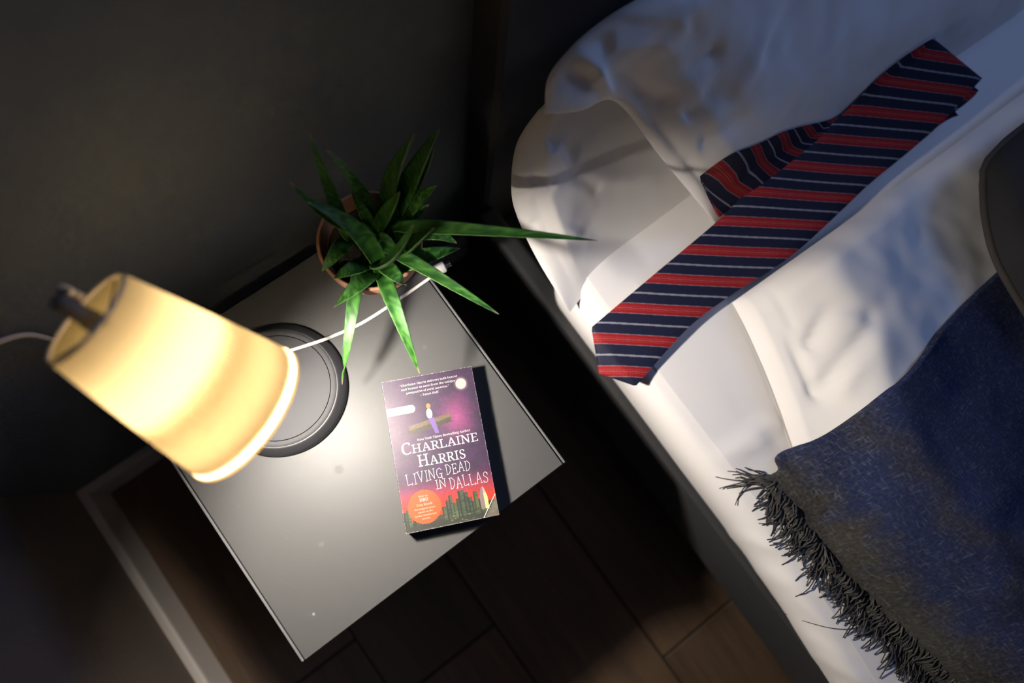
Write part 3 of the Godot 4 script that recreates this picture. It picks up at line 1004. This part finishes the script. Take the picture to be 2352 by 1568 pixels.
# ------------------------------------------------------------------ throw
func throw() -> void:
	var o := thing("throw_blanket", "woven navy blue wool throw with a dark grey fringe spread over the duvet", "blanket", Vector3(1.3, SHEET, 0.9))
	var back := curve([Vector3(0.8359, 0, 0.5849), Vector3(0.8635, 0, 0.592), Vector3(0.8743, 0, 0.5770), Vector3(0.9261, 0, 0.5834), Vector3(0.9925, 0, 0.5760), Vector3(1.0362, 0, 0.5758), Vector3(1.1924, 0, 0.5626), Vector3(1.6, 0, 0.56), Vector3(2.2, 0, 0.56)])
	var left := curve([Vector3(0.8359, 0, 0.5849), Vector3(0.8388, 0, 0.620), Vector3(0.8369, 0, 0.6771), Vector3(0.8393, 0, 0.7492), Vector3(0.8504, 0, 0.8268), Vector3(0.8577, 0, 0.8990), Vector3(0.865, 0, 1.1), Vector3(0.87, 0, 1.6)])
	var front := curve([Vector3(0.87, 0, 1.6), Vector3(1.5, 0, 1.6), Vector3(2.2, 0, 1.6)])
	var right := curve([Vector3(2.2, 0, 0.56), Vector3(2.2, 0, 1.6)])
	var patch := coons(back, front, left, right)
	var nf := noise(7.0, 3, 81)
	var e := func(u: float) -> float: return u * 0.25 + u * u * 0.75
	var at := func(u: float, v: float) -> Vector3:
		var p: Vector3 = patch.call(e.call(u), v * 0.5 + v * v * 0.5)
		p.y = under_wide(p.x, p.z, 0.012) + 0.003 + 0.003 * (nf.get_noise_2d(p.x, p.z) + 0.6)
		p.y += creases(p, Vector3.UP, [[Vector3(0.872, 0, 0.59), Vector3(0.868, 0, 0.66), 0.008, 0.008], [Vector3(0.905, 0, 0.66), Vector3(0.95, 0, 0.85), 0.004, 0.014]])
		return p
	var uvf := func(u: float, v: float) -> Vector2:
		var q: Vector3 = patch.call(e.call(u), v * 0.5 + v * v * 0.5)
		var l: Vector3 = left.call(v * 0.5 + v * v * 0.5)
		return Vector2((q.x - l.x) / 1.1, (q.z - 0.55) / 1.1)
	var b := MB.new()
	b.grid(150, 120, func(u: float, v: float) -> Vector3:
		var p: Vector3 = at.call(u, v)
		var k := clampf(minf(u / 0.012, v / 0.008), 0.0, 1.0)
		return p + Vector3.UP * 0.005 * sqrt(k), Vector3.UP, uvf)
	b.grid(150, 120, func(u: float, v: float) -> Vector3: return at.call(u, v), Vector3.DOWN, uvf)
	put("woven_cloth", b, M.navy_wool, o)
	stamp(b)
	# the fringe: loose twisted ends along the left edge, too many to count
	var fr := MB.new()
	var r := RandomNumberGenerator.new()
	r.seed = 9
	var clump := noise(14.0, 2, 91)
	for k in 640:
		var s := (k + r.randf()) / 640.0
		var root: Vector3 = left.call(s * 0.62 - 0.004)
		root.x += r.randf_range(-0.002, 0.014)
		var c := clump.get_noise_2d(root.z, 3.0)
		var c2 := clump.get_noise_2d(root.z * 4.0, 9.0)
		var len := maxf(0.012, 0.031 + 0.016 * c + 0.012 * c2 + r.randf_range(-0.016, 0.010))
		var dir := Vector3(-1, 0, 0.40 + c * 0.9 + c2 * 0.7 + r.randf_range(-0.45, 0.45))
		if s < 0.035:
			dir.z -= 0.9
			len += 0.008
		dir = dir.normalized()
		var bend := r.randf_range(-1.0, 1.0)
		var curl := r.randf_range(0.0, 0.0035)
		var phase := r.randf() * TAU
		var pts := []
		var rad := []
		var lift := r.randf_range(0.0005, 0.007)
		var p := root
		var steps := 9
		var tone := Color(0.095, 0.086, 0.074).lerp(Color(0.026, 0.026, 0.029), sqrt(r.randf())) * r.randf_range(0.75, 1.3)
		for q in steps:
			var t := float(q) / (steps - 1)
			p = root + dir * len * t + dir.rotated(Vector3.UP, PI / 2) * (bend * len * t * t * 0.45 + curl * t * sin(t * 6.0 + phase))
			p.y = maxf(under(p.x, p.z), 0.36) + 0.0011 + lift * sin(t * PI)
			if p.x < 0.80:
				p.y = maxf(p.y, 0.440 - (0.80 - p.x) * 0.35)
			pts.append(p)
			rad.append(lerpf(0.00115, 0.0006, t))
		var before := fr.v.size()
		fr.tube(pts, rad, 5)
		for q in range(before, fr.c.size()):
			fr.c[q] = tone
	var fo := put("fringe", fr, M.fringe_wool, o)
	fo.set_meta("kind", "stuff")
	fo.set_meta("label", "dark grey fringe of loose wool ends")

func cushion() -> void:
	var o := thing("cushion", "dark grey cushion with a raised seam at the right edge of the bed", "cushion", Vector3(1.42, SHEET, 0.68))
	var fl := Vector3(1.222, 0.518, 0.66)
	var bl := Vector3(1.2820, 0.540, 0.457)
	var br := Vector3(1.66, 0.55, 0.44)
	var fr := Vector3(1.66, 0.53, 0.86)
	var n := Vector3(-0.05, 1.0, 0.12).normalized()
	var left := curve([fl, Vector3(1.2330, 0.528, 0.553), Vector3(1.2530, 0.536, 0.497), bl])
	var back := curve([bl, Vector3(1.34, 0.55, 0.430), br])
	var front := curve([fl, Vector3(1.35, 0.545, 0.80), fr])
	var right := curve([fr, br])
	var b := plump(coons(front, back, left, right), n, 0.050, 0.016, [], 0.004, 95, 50, 50, 0.5)
	put("cushion_cover", b, M.cushion_fabric, o)
	var pb := MB.new()
	var pts := []
	for k in 40:
		pts.append(left.call(k / 39.0))
	for k in 24:
		pts.append(back.call((k + 1) / 24.0))
	pb.tube(pts, 0.005, 8)
	put("piping", pb, M.piping, o)

# ------------------------------------------------------------------ lamp
func lamp() -> void:
	var c := Vector3(0.4245, TOP, 0.1539)
	var o := thing("reading_lamp", "lit reading lamp with a tilted cream pleated shade on a round grey base", "lamp", c)
	var up := Transform3D(Basis(), c)
	var bb := MB.new()
	bb.lathe([Vector2(0.070, 0.0002), Vector2(0.0765, 0.0008), Vector2(0.0780, 0.003), Vector2(0.0775, 0.008), Vector2(0.0755, 0.0120), Vector2(0.0700, 0.0165), Vector2(0.0672, 0.0178), Vector2(0.0640, 0.0150)], 96, up)
	put("base", bb, M.lamp_dark, o)
	var rb := MB.new()
	rb.lathe([Vector2(0.0612, 0.0140), Vector2(0.0640, 0.0150), Vector2(0.0674, 0.0176), Vector2(0.0672, 0.0187), Vector2(0.0650, 0.0196), Vector2(0.0616, 0.0199), Vector2(0.0612, 0.0195)], 96, up, true)
	put("base_ring", rb, M.lamp_grey, o)
	var db := MB.new()
	db.lathe([Vector2(0.0606, 0.0130), Vector2(0.0606, 0.0190), Vector2(0.0602, 0.0196), Vector2(0.030, 0.0199), Vector2(0.004, 0.0200)], 96, up)
	put("base_disc", db, M.lamp_grey, o)
	# stem behind the shade, with a knuckle that carries the socket
	var top := Vector3(0.3893, 0.8256, 0.0924)
	var sb := MB.new()
	sb.tube([Vector3(0.4005, TOP + 0.0185, 0.115), Vector3(0.394, 0.66, 0.100), Vector3(0.3905, 0.78, 0.0945), top, top + Vector3(-0.0005, 0.005, -0.001)], [0.0035, 0.0032, 0.0030, 0.0028, 0.0020], 14)
	put("stem", sb, M.lamp_stem, o)
	var e := SHADE_TOP - AIM * 0.020
	var kb := MB.new()
	kb.tube([top - Vector3(0, 0.004, 0), top.lerp(e, 0.4), e + AIM * 0.004], [0.0022, 0.003, 0.003], 10)
	put("knuckle", kb, M.lamp_dark, o)
	var y := -AIM.normalized()
	var x := y.cross(Vector3(0, 0, 1)).normalized()
	var tilt := Transform3D(Basis(x, y, x.cross(y)), SHADE_TOP)   # local y points back out of the shade
	var kb2 := MB.new()
	kb2.lathe([Vector2(0.002, 0.0215), Vector2(0.0050, 0.0205), Vector2(0.0062, 0.0185), Vector2(0.0064, 0.0), Vector2(0.0075, -0.002), Vector2(0.0075, -0.022), Vector2(0.0120, -0.028), Vector2(0.0125, -0.050), Vector2(0.004, -0.0505)], 24, tilt)
	put("socket", kb2, M.socket_grey, o)
	# pleated shade
	var Ls := 0.1298
	var nseg := 88 * 4
	var pleat := func(r: float, _h: float, i: int) -> float:
		return r * (1.0 + [-0.022, 0.008, 0.014, 0.008][i % 4])
	var prof := []
	for k in 15:
		var t := k / 14.0
		prof.append(Vector2(lerpf(0.0362, 0.0580, t) * (1.0 + 0.012 * sin(PI * t)), -Ls * t))
	var shb := MB.new()
	var list := []
	for p in prof:
		var ring := PackedVector3Array()
		for i in nseg:
			var a := TAU * i / nseg
			var r: float = pleat.call(p.x, p.y, i)
			ring.append(tilt * Vector3(r * cos(a), p.y, r * sin(a)))
		list.append(ring)
	shb.rings(list, null, false)
	var so := put("shade", shb, M.shade_cloth, o)
	var ring_at := func(r: float, h: float, w: float) -> MB:
		var b := MB.new()
		var pf := []
		for k in 10:
			var a := TAU * k / 10
			pf.append(Vector2(r + w * cos(a), h + w * 1.4 * sin(a)))
		b.lathe(pf, 96, tilt, true)
		return b
	put("rim", ring_at.call(0.0364, -0.0005, 0.0011), M.lamp_stem, so)
	put("rim", ring_at.call(0.0585, -Ls, 0.0010), M.shade_cloth, so)
	var spk := MB.new()
	for k in 3:
		var a := TAU * k / 3 + 0.9
		spk.tube([tilt * Vector3(0.006 * cos(a), -0.012, 0.006 * sin(a)), tilt * Vector3(0.0365 * cos(a), -0.006, 0.0365 * sin(a))], 0.0008, 6)
	put("spider", spk, M.socket_grey, so)
	# the bulb: a long frosted globe; its front half sits in a metal cup that throws the light forward, its neck glows into the shade
	var bl := MB.new()
	bl.lathe([Vector2(0.002, 0.038), Vector2(0.008, 0.037), Vector2(0.0105, 0.034), Vector2(0.0105, 0.014), Vector2(0.0115, 0.008), Vector2(0.0135, 0.002), Vector2(0.0140, -0.004), Vector2(0.0125, -0.009), Vector2(0.0080, -0.0130), Vector2(0.002, -0.0145)], 28, Transform3D(tilt.basis, BULB))
	put("bulb", bl, M.bulb_glass, o)
	var cup := MB.new()
	var cup_rings := []
	for q in [Vector2(0.0255, 0.016), Vector2(0.0315, 0.006), Vector2(0.0365, -0.006), Vector2(0.0420, -0.020), Vector2(0.0466, -0.0325)]:
		var ring := PackedVector3Array()
		for k in 48:
			ring.append(tilt * Vector3(q.x * cos(TAU * k / 48), q.y - 0.088, q.x * sin(TAU * k / 48)))
		cup_rings.append(ring)
	cup.rings(cup_rings, null, false)
	put("reflector_cup", cup, M.cup_opal, o)
	var sp := SpotLight3D.new()
	sp.name = "bulb_light"
	sp.light_color = Color(1.0, 0.965, 0.925)
	sp.light_energy = 0.50
	sp.light_size = 0.018
	sp.spot_angle = 85.0
	sp.spot_angle_attenuation = 0.2
	sp.spot_range = 6.0
	sp.spot_attenuation = 2.0
	sp.shadow_enabled = true
	o.add_child(sp)
	sp.transform = Transform3D(Basis.looking_at(AIM), BULB - c)
	var om := OmniLight3D.new()
	om.name = "bulb_glow"
	om.light_color = Color(1.0, 0.93, 0.84)
	om.light_energy = 0.0102
	om.light_size = 0.010
	om.omni_range = 6.0
	om.omni_attenuation = 2.0
	om.shadow_enabled = true
	o.add_child(om)
	om.position = GLOW - c
	# the cord leaves the foot of the stem, crosses behind the stand and climbs the wall
	var cb := MB.new()
	var cc := curve([Vector3(0.392, TOP + 0.012, 0.082), Vector3(0.372, TOP + 0.004, 0.062), Vector3(0.345, TOP + 0.004, 0.046), Vector3(0.310, TOP + 0.02, 0.030), Vector3(0.289, 0.550, 0.012), Vector3(0.2850, 0.609, 0.008), Vector3(0.281, 0.638, 0.008), Vector3(0.265, 0.653, 0.008), Vector3(0.23, 0.665, 0.008), Vector3(0.19, 0.668, 0.012), Vector3(0.168, 0.668, 0.022), Vector3(0.150, 0.668, 0.024)])
	var cp := []
	for k in 80:
		cp.append(cc.call(k / 79.0))
	cb.tube(cp, 0.0028, 8)
	put("cord", cb, M.cord_beige, o)
	var pg := MB.new()
	pg.lathe([Vector2(0.004, 0.0006), Vector2(0.0165, 0.0006), Vector2(0.0170, 0.0020), Vector2(0.0160, 0.0240), Vector2(0.0120, 0.0300), Vector2(0.003, 0.0310)], 28, Transform3D(Basis(Vector3(1, 0, 0), Vector3(0, 0, 1), Vector3(0, -1, 0)), Vector3(0.150, 0.668, 0)))
	put("plug", pg, M.cord_beige, o)

# ------------------------------------------------------------------ plant
func plant() -> void:
	var base := Vector3(0.6030, TOP, 0.0960)
	var o := thing("potted_plant", "spiky green succulent with long pointed leaves in a round terracotta pot", "plant", base)
	var at := Transform3D(Basis(), base)
	var pb := MB.new()
	pb.lathe([Vector2(0.010, 0.0004), Vector2(0.034, 0.0004), Vector2(0.036, 0.002), Vector2(0.045, 0.050), Vector2(0.0500, 0.076), Vector2(0.0545, 0.0765), Vector2(0.0560, 0.078), Vector2(0.0572, 0.099), Vector2(0.0565, 0.1005), Vector2(0.0545, 0.1008), Vector2(0.0530, 0.0998), Vector2(0.0515, 0.085), Vector2(0.0450, 0.060), Vector2(0.010, 0.055)], 72, at)
	put("pot", pb, M.terracotta, o)
	var ns := noise(60.0, 2, 15)
	var sb := MB.new()
	sb.lathe([Vector2(0.049, 0.070), Vector2(0.0495, 0.0745), Vector2(0.044, 0.0765), Vector2(0.032, 0.078), Vector2(0.018, 0.080), Vector2(0.004, 0.081)], 60, at, false, func(r: float, h: float, i: int) -> float: return r * (1.0 + 0.05 * ns.get_noise_2d(i * 0.3, h * 40.0) * (1.0 if r < 0.048 else 0.0)))
	put("soil", sb, M.soil, o)
	var list := [
		[Vector3(0.586, 0.590, 0.081), Vector3(0.594, 0.660, 0.053), Vector3(0.601, 0.740, 0.041), 0.0130],
		[Vector3(0.623, 0.585, 0.077), Vector3(0.619, 0.650, 0.059), Vector3(0.606, 0.730, 0.056), 0.0130],
		[Vector3(0.607, 0.590, 0.086), Vector3(0.580, 0.640, 0.073), Vector3(0.565, 0.690, 0.043), 0.0160],
		[Vector3(0.597, 0.585, 0.123), Vector3(0.591, 0.640, 0.092), Vector3(0.567, 0.670, 0.058), 0.0190],
		[Vector3(0.642, 0.590, 0.071), Vector3(0.658, 0.670, 0.080), Vector3(0.673, 0.760, 0.100), 0.0180],
		[Vector3(0.649, 0.590, 0.084), Vector3(0.676, 0.660, 0.087), Vector3(0.698, 0.740, 0.100), 0.0210],
		[Vector3(0.650, 0.585, 0.086), Vector3(0.682, 0.640, 0.085), Vector3(0.696, 0.690, 0.091), 0.0150],
		[Vector3(0.619, 0.590, 0.089), Vector3(0.635, 0.630, 0.095), Vector3(0.647, 0.670, 0.101), 0.0180],
		[Vector3(0.631, 0.580, 0.092), Vector3(0.664, 0.600, 0.093), Vector3(0.690, 0.630, 0.101), 0.0220],
		[Vector3(0.629, 0.580, 0.103), Vector3(0.655, 0.590, 0.101), Vector3(0.677, 0.600, 0.103), 0.0180],
		[Vector3(0.592, 0.600, 0.128), Vector3(0.607, 0.660, 0.148), Vector3(0.634, 0.700, 0.147), 0.0170],
		[Vector3(0.626, 0.590, 0.130), Vector3(0.639, 0.640, 0.142), Vector3(0.652, 0.680, 0.154), 0.0160],
		[Vector3(0.632, 0.585, 0.095), Vector3(0.695, 0.640, 0.169), Vector3(0.786, 0.650, 0.250), 0.0135],
		[Vector3(0.603, 0.585, 0.087), Vector3(0.635, 0.612, 0.175), Vector3(0.667, 0.600, 0.246), 0.0135],
		[Vector3(0.602, 0.580, 0.133), Vector3(0.641, 0.600, 0.150), Vector3(0.678, 0.590, 0.160), 0.0220],
		[Vector3(0.640, 0.580, 0.112), Vector3(0.660, 0.604, 0.133), Vector3(0.677, 0.597, 0.155), 0.0170],
		[Vector3(0.596, 0.585, 0.122), Vector3(0.580, 0.603, 0.184), Vector3(0.564, 0.565, 0.244), 0.0150],
		[Vector3(0.582, 0.585, 0.109), Vector3(0.536, 0.600, 0.163), Vector3(0.489, 0.548, 0.202), 0.0125],
		[Vector3(0.591, 0.580, 0.125), Vector3(0.562, 0.612, 0.139), Vector3(0.530, 0.594, 0.138), 0.0190],
		[Vector3(0.588, 0.580, 0.078), Vector3(0.563, 0.606, 0.095), Vector3(0.542, 0.600, 0.100), 0.0160],
		[Vector3(0.588, 0.580, 0.116), Vector3(0.566, 0.608, 0.119), Vector3(0.547, 0.598, 0.113), 0.0170],
		[Vector3(0.599, 0.580, 0.122), Vector3(0.601, 0.608, 0.149), Vector3(0.606, 0.592, 0.162), 0.0160],
		[Vector3(0.615, 0.580, 0.078), Vector3(0.614, 0.610, 0.070), Vector3(0.614, 0.630, 0.055), 0.0110],
		[Vector3(0.605, 0.590, 0.103), Vector3(0.613, 0.620, 0.113), Vector3(0.618, 0.620, 0.125), 0.0100]]
	var k := 0
	for q in list:
		put("leaf", leaf(q[0], q[1], q[2], q[3] * 1.12, base + Vector3(0, 0.08, 0), k), M.leaf, o)
		k += 1

func leaf(a: Vector3, m: Vector3, t: Vector3, width: float, core: Vector3, sd: int) -> MB:
	# a fleshy tapering leaf: hollow above, rounded below, mottled in bands, dry at the tip
	var root := a.lerp(core, 0.35)
	root.y = minf(a.y, 0.568)
	var c := m * 2.0 - (a + t) * 0.5
	var pts := []
	pts.append(root)
	var steps := 30
	for k in steps + 1:
		var s := float(k) / steps
		pts.append(a.lerp(c, s).lerp(c.lerp(t, s), s))
	var nz := noise(0.9, 2, 100 + sd)
	var list := []
	var cols := []
	var sides := 12
	for k in pts.size():
		var p: Vector3 = pts[k]
		var s := float(k) / (pts.size() - 1)
		var d: Vector3 = (pts[mini(k + 1, pts.size() - 1)] - pts[maxi(k - 1, 0)]).normalized()
		var inw := Vector3(core.x - p.x, 0, core.z - p.z) * 6.0 + Vector3.UP
		var nrm := (inw - d * inw.dot(d)).normalized()
		var side := d.cross(nrm)
		var w := width * (0.70 + 0.42 * sin(minf(s * 2.0, 1.0) * PI * 0.62)) * pow(maxf(1.0 - pow(s, 1.7), 0.0), 0.85) + 0.0007
		var th := minf(w * 0.26, 0.0042)
		var ring := PackedVector3Array()
		var rc := []
		for i in sides:
			var f := TAU * i / sides
			var yy := sin(f) * th * (1.0 if sin(f) < 0 else 0.30) + 0.16 * w * cos(f) * cos(f)
			var tooth := 1.0 + (0.05 if i % 6 == 0 and k % 2 == 0 else 0.0)
			ring.append(p + side * cos(f) * w * 0.5 * tooth + nrm * yy)
			var band := nz.get_noise_2d(s * 34.0, i * 0.55) + 0.35 * nz.get_noise_2d(s * 90.0, i * 1.9)
			var g := Color(0.010, 0.058, 0.007).lerp(Color(0.060, 0.19, 0.028), clampf(0.28 + band * 1.5, 0.0, 1.0))
			if i % 6 == 0:
				g = g.lerp(Color(0.20, 0.36, 0.12), 0.45)
			g = g.lerp(Color(0.34, 0.24, 0.17), smoothstep(0.955, 0.985, s))
			rc.append(g)
		list.append(ring)
		cols.append(rc)
	var b := MB.new()
	b.rings(list, cols)
	return b

# ------------------------------------------------------------------ book
func book() -> void:
	var o := thing("paperback_book", "worn purple paperback with white lettering lying near the nightstand's front edge", "book", Vector3(0.5242, TOP, 0.2190))
	o.rotation.y = -0.4395
	var t := 0.0225
	var local := func(b: MB) -> MeshInstance3D:
		var i := MeshInstance3D.new()
		i.mesh = b.mesh()
		return i
	var add := func(called: String, b, m: Material, at := Transform3D()) -> MeshInstance3D:
		var i := MeshInstance3D.new()
		i.name = called
		i.mesh = b.mesh() if b is MB else b
		i.material_override = m
		i.transform = at
		o.add_child(i, true)
		return i
	add.call("pages", boxed(Vector3(0.0012, 0.0008, 0.0008), Vector3(0.1052, t - 0.0006, 0.1722), 0.0004), M.paper)
	add.call("back_cover", boxed(Vector3(0, 0.0001, 0), Vector3(0.106, 0.0007, 0.173), 0.0002), M.cover_back)
	add.call("spine", boxed(Vector3(-0.0004, 0.0002, 0), Vector3(0.0008, t - 0.0003, 0.173), 0.0003), M.cover_back)
	var cv := MB.new()
	var lift := func(u: float, v: float) -> float:
		return t
	cv.grid(20, 24, func(u: float, v: float) -> Vector3: return Vector3(u * 0.106, lift.call(u, v), v * 0.173), Vector3.UP)
	cv.grid(20, 24, func(u: float, v: float) -> Vector3: return Vector3(u * 0.106, lift.call(u, v) - 0.0005, v * 0.173), Vector3.DOWN)
	add.call("front_cover", cv, M.cover_print)
	# printed words, in the cover's millimetres: text, left, right, base line, letter height
	var serif := SystemFont.new()
	serif.font_names = PackedStringArray(["Droid Serif"])
	var ital := SystemFont.new()
	ital.font_names = PackedStringArray(["Droid Serif"])
	ital.font_italic = true
	var words := [
		["C", 10.4, 20.6, 86.8, 13.2, serif, "ink_white"], ["HARLAINE", 21.8, 97.8, 86.8, 9.6, serif, "ink_white"],
		["H", 26.2, 38.4, 103.2, 13.3, serif, "ink_white"], ["ARRIS", 39.4, 80.4, 103.4, 10.2, serif, "ink_white"],
		["New York Times Bestselling Author", 29.5, 91.0, 74.2, 2.5, ital, "ink_white"],
		["\u201cCharlaine Harris delivers both horror", 20.0, 87.5, 9.4, 2.3, serif, "ink_white"], ["and humor as seen from the unique", 21.0, 84.0, 14.2, 2.3, serif, "ink_white"],
		["perspective of rural America.\u201d", 26.0, 76.0, 19.0, 2.3, serif, "ink_white"], ["\u2014Tanya Huff", 41.0, 63.0, 23.8, 2.3, serif, "ink_white"],
		["Now on", 20.0, 30.5, 136.6, 2.1, serif, "ink_cream"], ["HBO", 20.8, 30.4, 141.4, 3.4, serif, "ink_white"], ["True Blood!", 16.4, 34.4, 146.2, 2.4, ital, "ink_cream"],
		["the original series", 13.5, 36.8, 150.3, 1.8, serif, "ink_cream"], ["based on the", 17.2, 33.4, 153.8, 1.8, serif, "ink_cream"], ["Sookie Stackhouse", 12.8, 37.2, 157.6, 1.8, serif, "ink_cream"], ["novels.", 20.2, 29.8, 161.2, 1.8, serif, "ink_cream"]]
	for w in words:
		var tm := TextMesh.new()
		tm.text = w[0]
		tm.font = w[5]
		tm.font_size = 64
		tm.pixel_size = 0.01
		tm.depth = 0.0
		tm.curve_step = 2.0
		tm.horizontal_alignment = HORIZONTAL_ALIGNMENT_LEFT
		tm.vertical_alignment = VERTICAL_ALIGNMENT_BOTTOM
		var cap := TextMesh.new()
		cap.text = "H"
		cap.font = serif
		cap.font_size = 64
		cap.pixel_size = 0.01
		cap.depth = 0.0
		cap.horizontal_alignment = HORIZONTAL_ALIGNMENT_LEFT
		cap.vertical_alignment = VERTICAL_ALIGNMENT_BOTTOM
		var box := tm.get_aabb()
		var cb := cap.get_aabb()
		var sx: float = (w[2] - w[1]) / 1000.0 / box.size.x
		var sy: float = w[4] / 1000.0 / cb.size.y
		var p := Vector3(w[1] / 1000.0 - box.position.x * sx, t + 0.00035, w[3] / 1000.0 + cb.position.y * sy)
		add.call("cover_lettering", tm, M[w[6]], Transform3D(Basis(Vector3(sx, 0, 0), Vector3(0, 0, -sy), Vector3(0, 1, 0)), p))
	# the title: thin hand-drawn capitals with ticks
	var glyph := {
		"L": [[0.15, 1, 0.2, 0], [0.2, 0, 0.95, 0.06], [0, 1.0, 0.35, 1.02], [0.92, -0.05, 0.96, 0.16]],
		"I": [[0.5, 1, 0.52, 0], [0.15, 1, 0.85, 1.03], [0.15, 0, 0.9, 0.02]],
		"V": [[0.1, 1, 0.55, 0], [0.55, 0, 0.9, 1.0], [-0.08, 0.98, 0.3, 1.02], [0.75, 1.0, 1.05, 1.04]],
		"N": [[0.12, 0, 0.1, 1], [0.1, 1, 0.85, 0.05], [0.85, 0.05, 0.88, 1.0], [-0.05, 0, 0.3, 0.0], [0.72, 1.0, 1.05, 1.03]],
		"G": [[0.92, 0.8, 0.62, 1.0], [0.62, 1.0, 0.22, 0.86], [0.22, 0.86, 0.08, 0.45], [0.08, 0.45, 0.3, 0.06], [0.3, 0.06, 0.75, 0.08], [0.75, 0.08, 0.86, 0.42], [0.55, 0.42, 1.02, 0.44], [0.86, 0.3, 0.88, -0.12]],
		"D": [[0.18, 1.02, 0.2, 0], [0.0, 1.0, 0.5, 1.02], [0.5, 1.02, 0.92, 0.72], [0.92, 0.72, 0.88, 0.32], [0.88, 0.32, 0.5, 0.02], [0.5, 0.02, 0.05, -0.03]],
		"E": [[0.2, 1, 0.2, 0], [0.05, 1, 0.85, 1.02], [0.85, 1.02, 0.86, 0.84], [0.2, 0.52, 0.68, 0.54], [0.68, 0.62, 0.69, 0.42], [0.05, 0, 0.92, 0.02], [0.92, 0.02, 0.94, 0.2]],
		"A": [[0.05, 0, 0.5, 1.05], [0.5, 1.05, 0.92, 0], [0.22, 0.36, 0.8, 0.38], [-0.1, 0, 0.22, 0.01], [0.76, 0, 1.08, 0.01]],
		"S": [[0.88, 0.78, 0.62, 1.0], [0.62, 1.0, 0.25, 0.9], [0.25, 0.9, 0.2, 0.66], [0.2, 0.66, 0.8, 0.38], [0.8, 0.38, 0.82, 0.14], [0.82, 0.14, 0.48, -0.02], [0.48, -0.02, 0.1, 0.12], [0.1, 0.02, 0.08, 0.24], [0.88, 0.92, 0.9, 0.7]]}
	for w in [["LIVING", 9.6, 52.5, 121.0, 119.0, 11.5], ["DEAD", 55.2, 85.0, 117.6, 117.4, 10.8], ["IN", 41.0, 54.5, 131.2, 129.0, 9.6], ["DALLAS", 57.0, 103.0, 134.2, 134.0, 12.0]]:
		var b := MB.new()
		var n: int = w[0].length()
		var units := 0.0
		for k in n:
			units += 0.55 if w[0][k] == "I" else 1.0
		var unit: float = (w[2] - w[1]) / units
		var x: float = w[1]
		for k in n:
			var wide: float = unit * (0.55 if w[0][k] == "I" else 1.0)
			var f: float = (x - w[1]) / (w[2] - w[1])
			var y0: float = lerpf(w[3], w[4], f) + [0.0, 0.7, -0.4, 0.3][k % 4]
			for s in glyph[w[0][k]]:
				var p := Vector2(x + s[0] * wide * 0.82, y0 - s[1] * w[5])
				var q := Vector2(x + s[2] * wide * 0.82, y0 - s[3] * w[5])
				var d := (q - p).normalized()
				var e := d.orthogonal() * 0.34
				var h := t + 0.00035
				b.flat([Vector3(p.x - e.x - d.x * 0.2, h * 1000, p.y - e.y - d.y * 0.2) / 1000, Vector3(q.x - e.x * 0.6 + d.x * 0.2, h * 1000, q.y - e.y * 0.6 + d.y * 0.2) / 1000, Vector3(q.x + e.x * 0.6 + d.x * 0.2, h * 1000, q.y + e.y * 0.6 + d.y * 0.2) / 1000, Vector3(p.x + e.x - d.x * 0.2, h * 1000, p.y + e.y - d.y * 0.2) / 1000], Vector3(0.05, 0, 0.08))
			x += wide
		add.call("title_lettering", b, M.ink_white)

# ------------------------------------------------------------------ charging cable
func charger() -> void:
	var o := thing("charging_cable", "white cable lying across the lamp base and nightstand to a plug beside the pot", "cable", Vector3(0.54, TOP, 0.14))
	var cc := curve([Vector3(0.322, TOP + 0.0042, 0.072), Vector3(0.335, TOP + 0.0026, 0.066), Vector3(0.352, TOP + 0.0026, 0.068), Vector3(0.368, TOP + 0.0030, 0.078), Vector3(0.378, TOP + 0.008, 0.088), Vector3(0.388, TOP + 0.0205, 0.099), Vector3(0.415, TOP + 0.0218, 0.112), Vector3(0.4483, TOP + 0.0222, 0.1232), Vector3(0.4776, TOP + 0.0212, 0.1322), Vector3(0.4972, TOP + 0.0175, 0.1370), Vector3(0.5110, TOP + 0.0035, 0.1365), Vector3(0.5452, TOP + 0.0022, 0.1422), Vector3(0.5883, TOP + 0.0022, 0.1436), Vector3(0.6428, TOP + 0.0050, 0.1437), Vector3(0.6490, TOP + 0.0060, 0.1436)])
	var pts := []
	for k in 150:
		pts.append(cc.call(k / 149.0))
	var b := MB.new()
	b.tube(pts, 0.0021, 10)
	put("cord", b, M.cable_white, o)
	put("connector", boxed(Vector3(0.298, TOP + 0.0002, 0.066), Vector3(0.323, TOP + 0.0078, 0.078), 0.0015), M.cable_white, o)
	var a := Vector3(0.6460, TOP + 0.0076, 0.1397)
	var e := Vector3(0.6690, TOP + 0.0076, 0.1428)
	var y := (e - a).normalized()
	var x := y.cross(Vector3.UP).normalized()
	var at := Transform3D(Basis(x, y, x.cross(y)), a)
	var pb := MB.new()
	pb.lathe([Vector2(0.0030, 0.0), Vector2(0.0066, 0.0004), Vector2(0.0072, 0.0016), Vector2(0.0072, 0.0200), Vector2(0.0062, 0.0216), Vector2(0.0020, 0.0214)], 28, at)
	var p := put("plug", pb, M.cable_white, o)
	var rb := MB.new()
	rb.lathe([Vector2(0.0026, -0.0006), Vector2(0.0042, -0.0006), Vector2(0.0042, 0.0008), Vector2(0.0026, 0.0008)], 24, at, true)
	put("plug_ring", rb, M.plug_dark, p)
	var tb := MB.new()
	tb.lathe([Vector2(0.0040, 0.0210), Vector2(0.0040, 0.0290), Vector2(0.0015, 0.0294)], 20, at)
	put("plug_tip", tb, M.plug_steel, p)
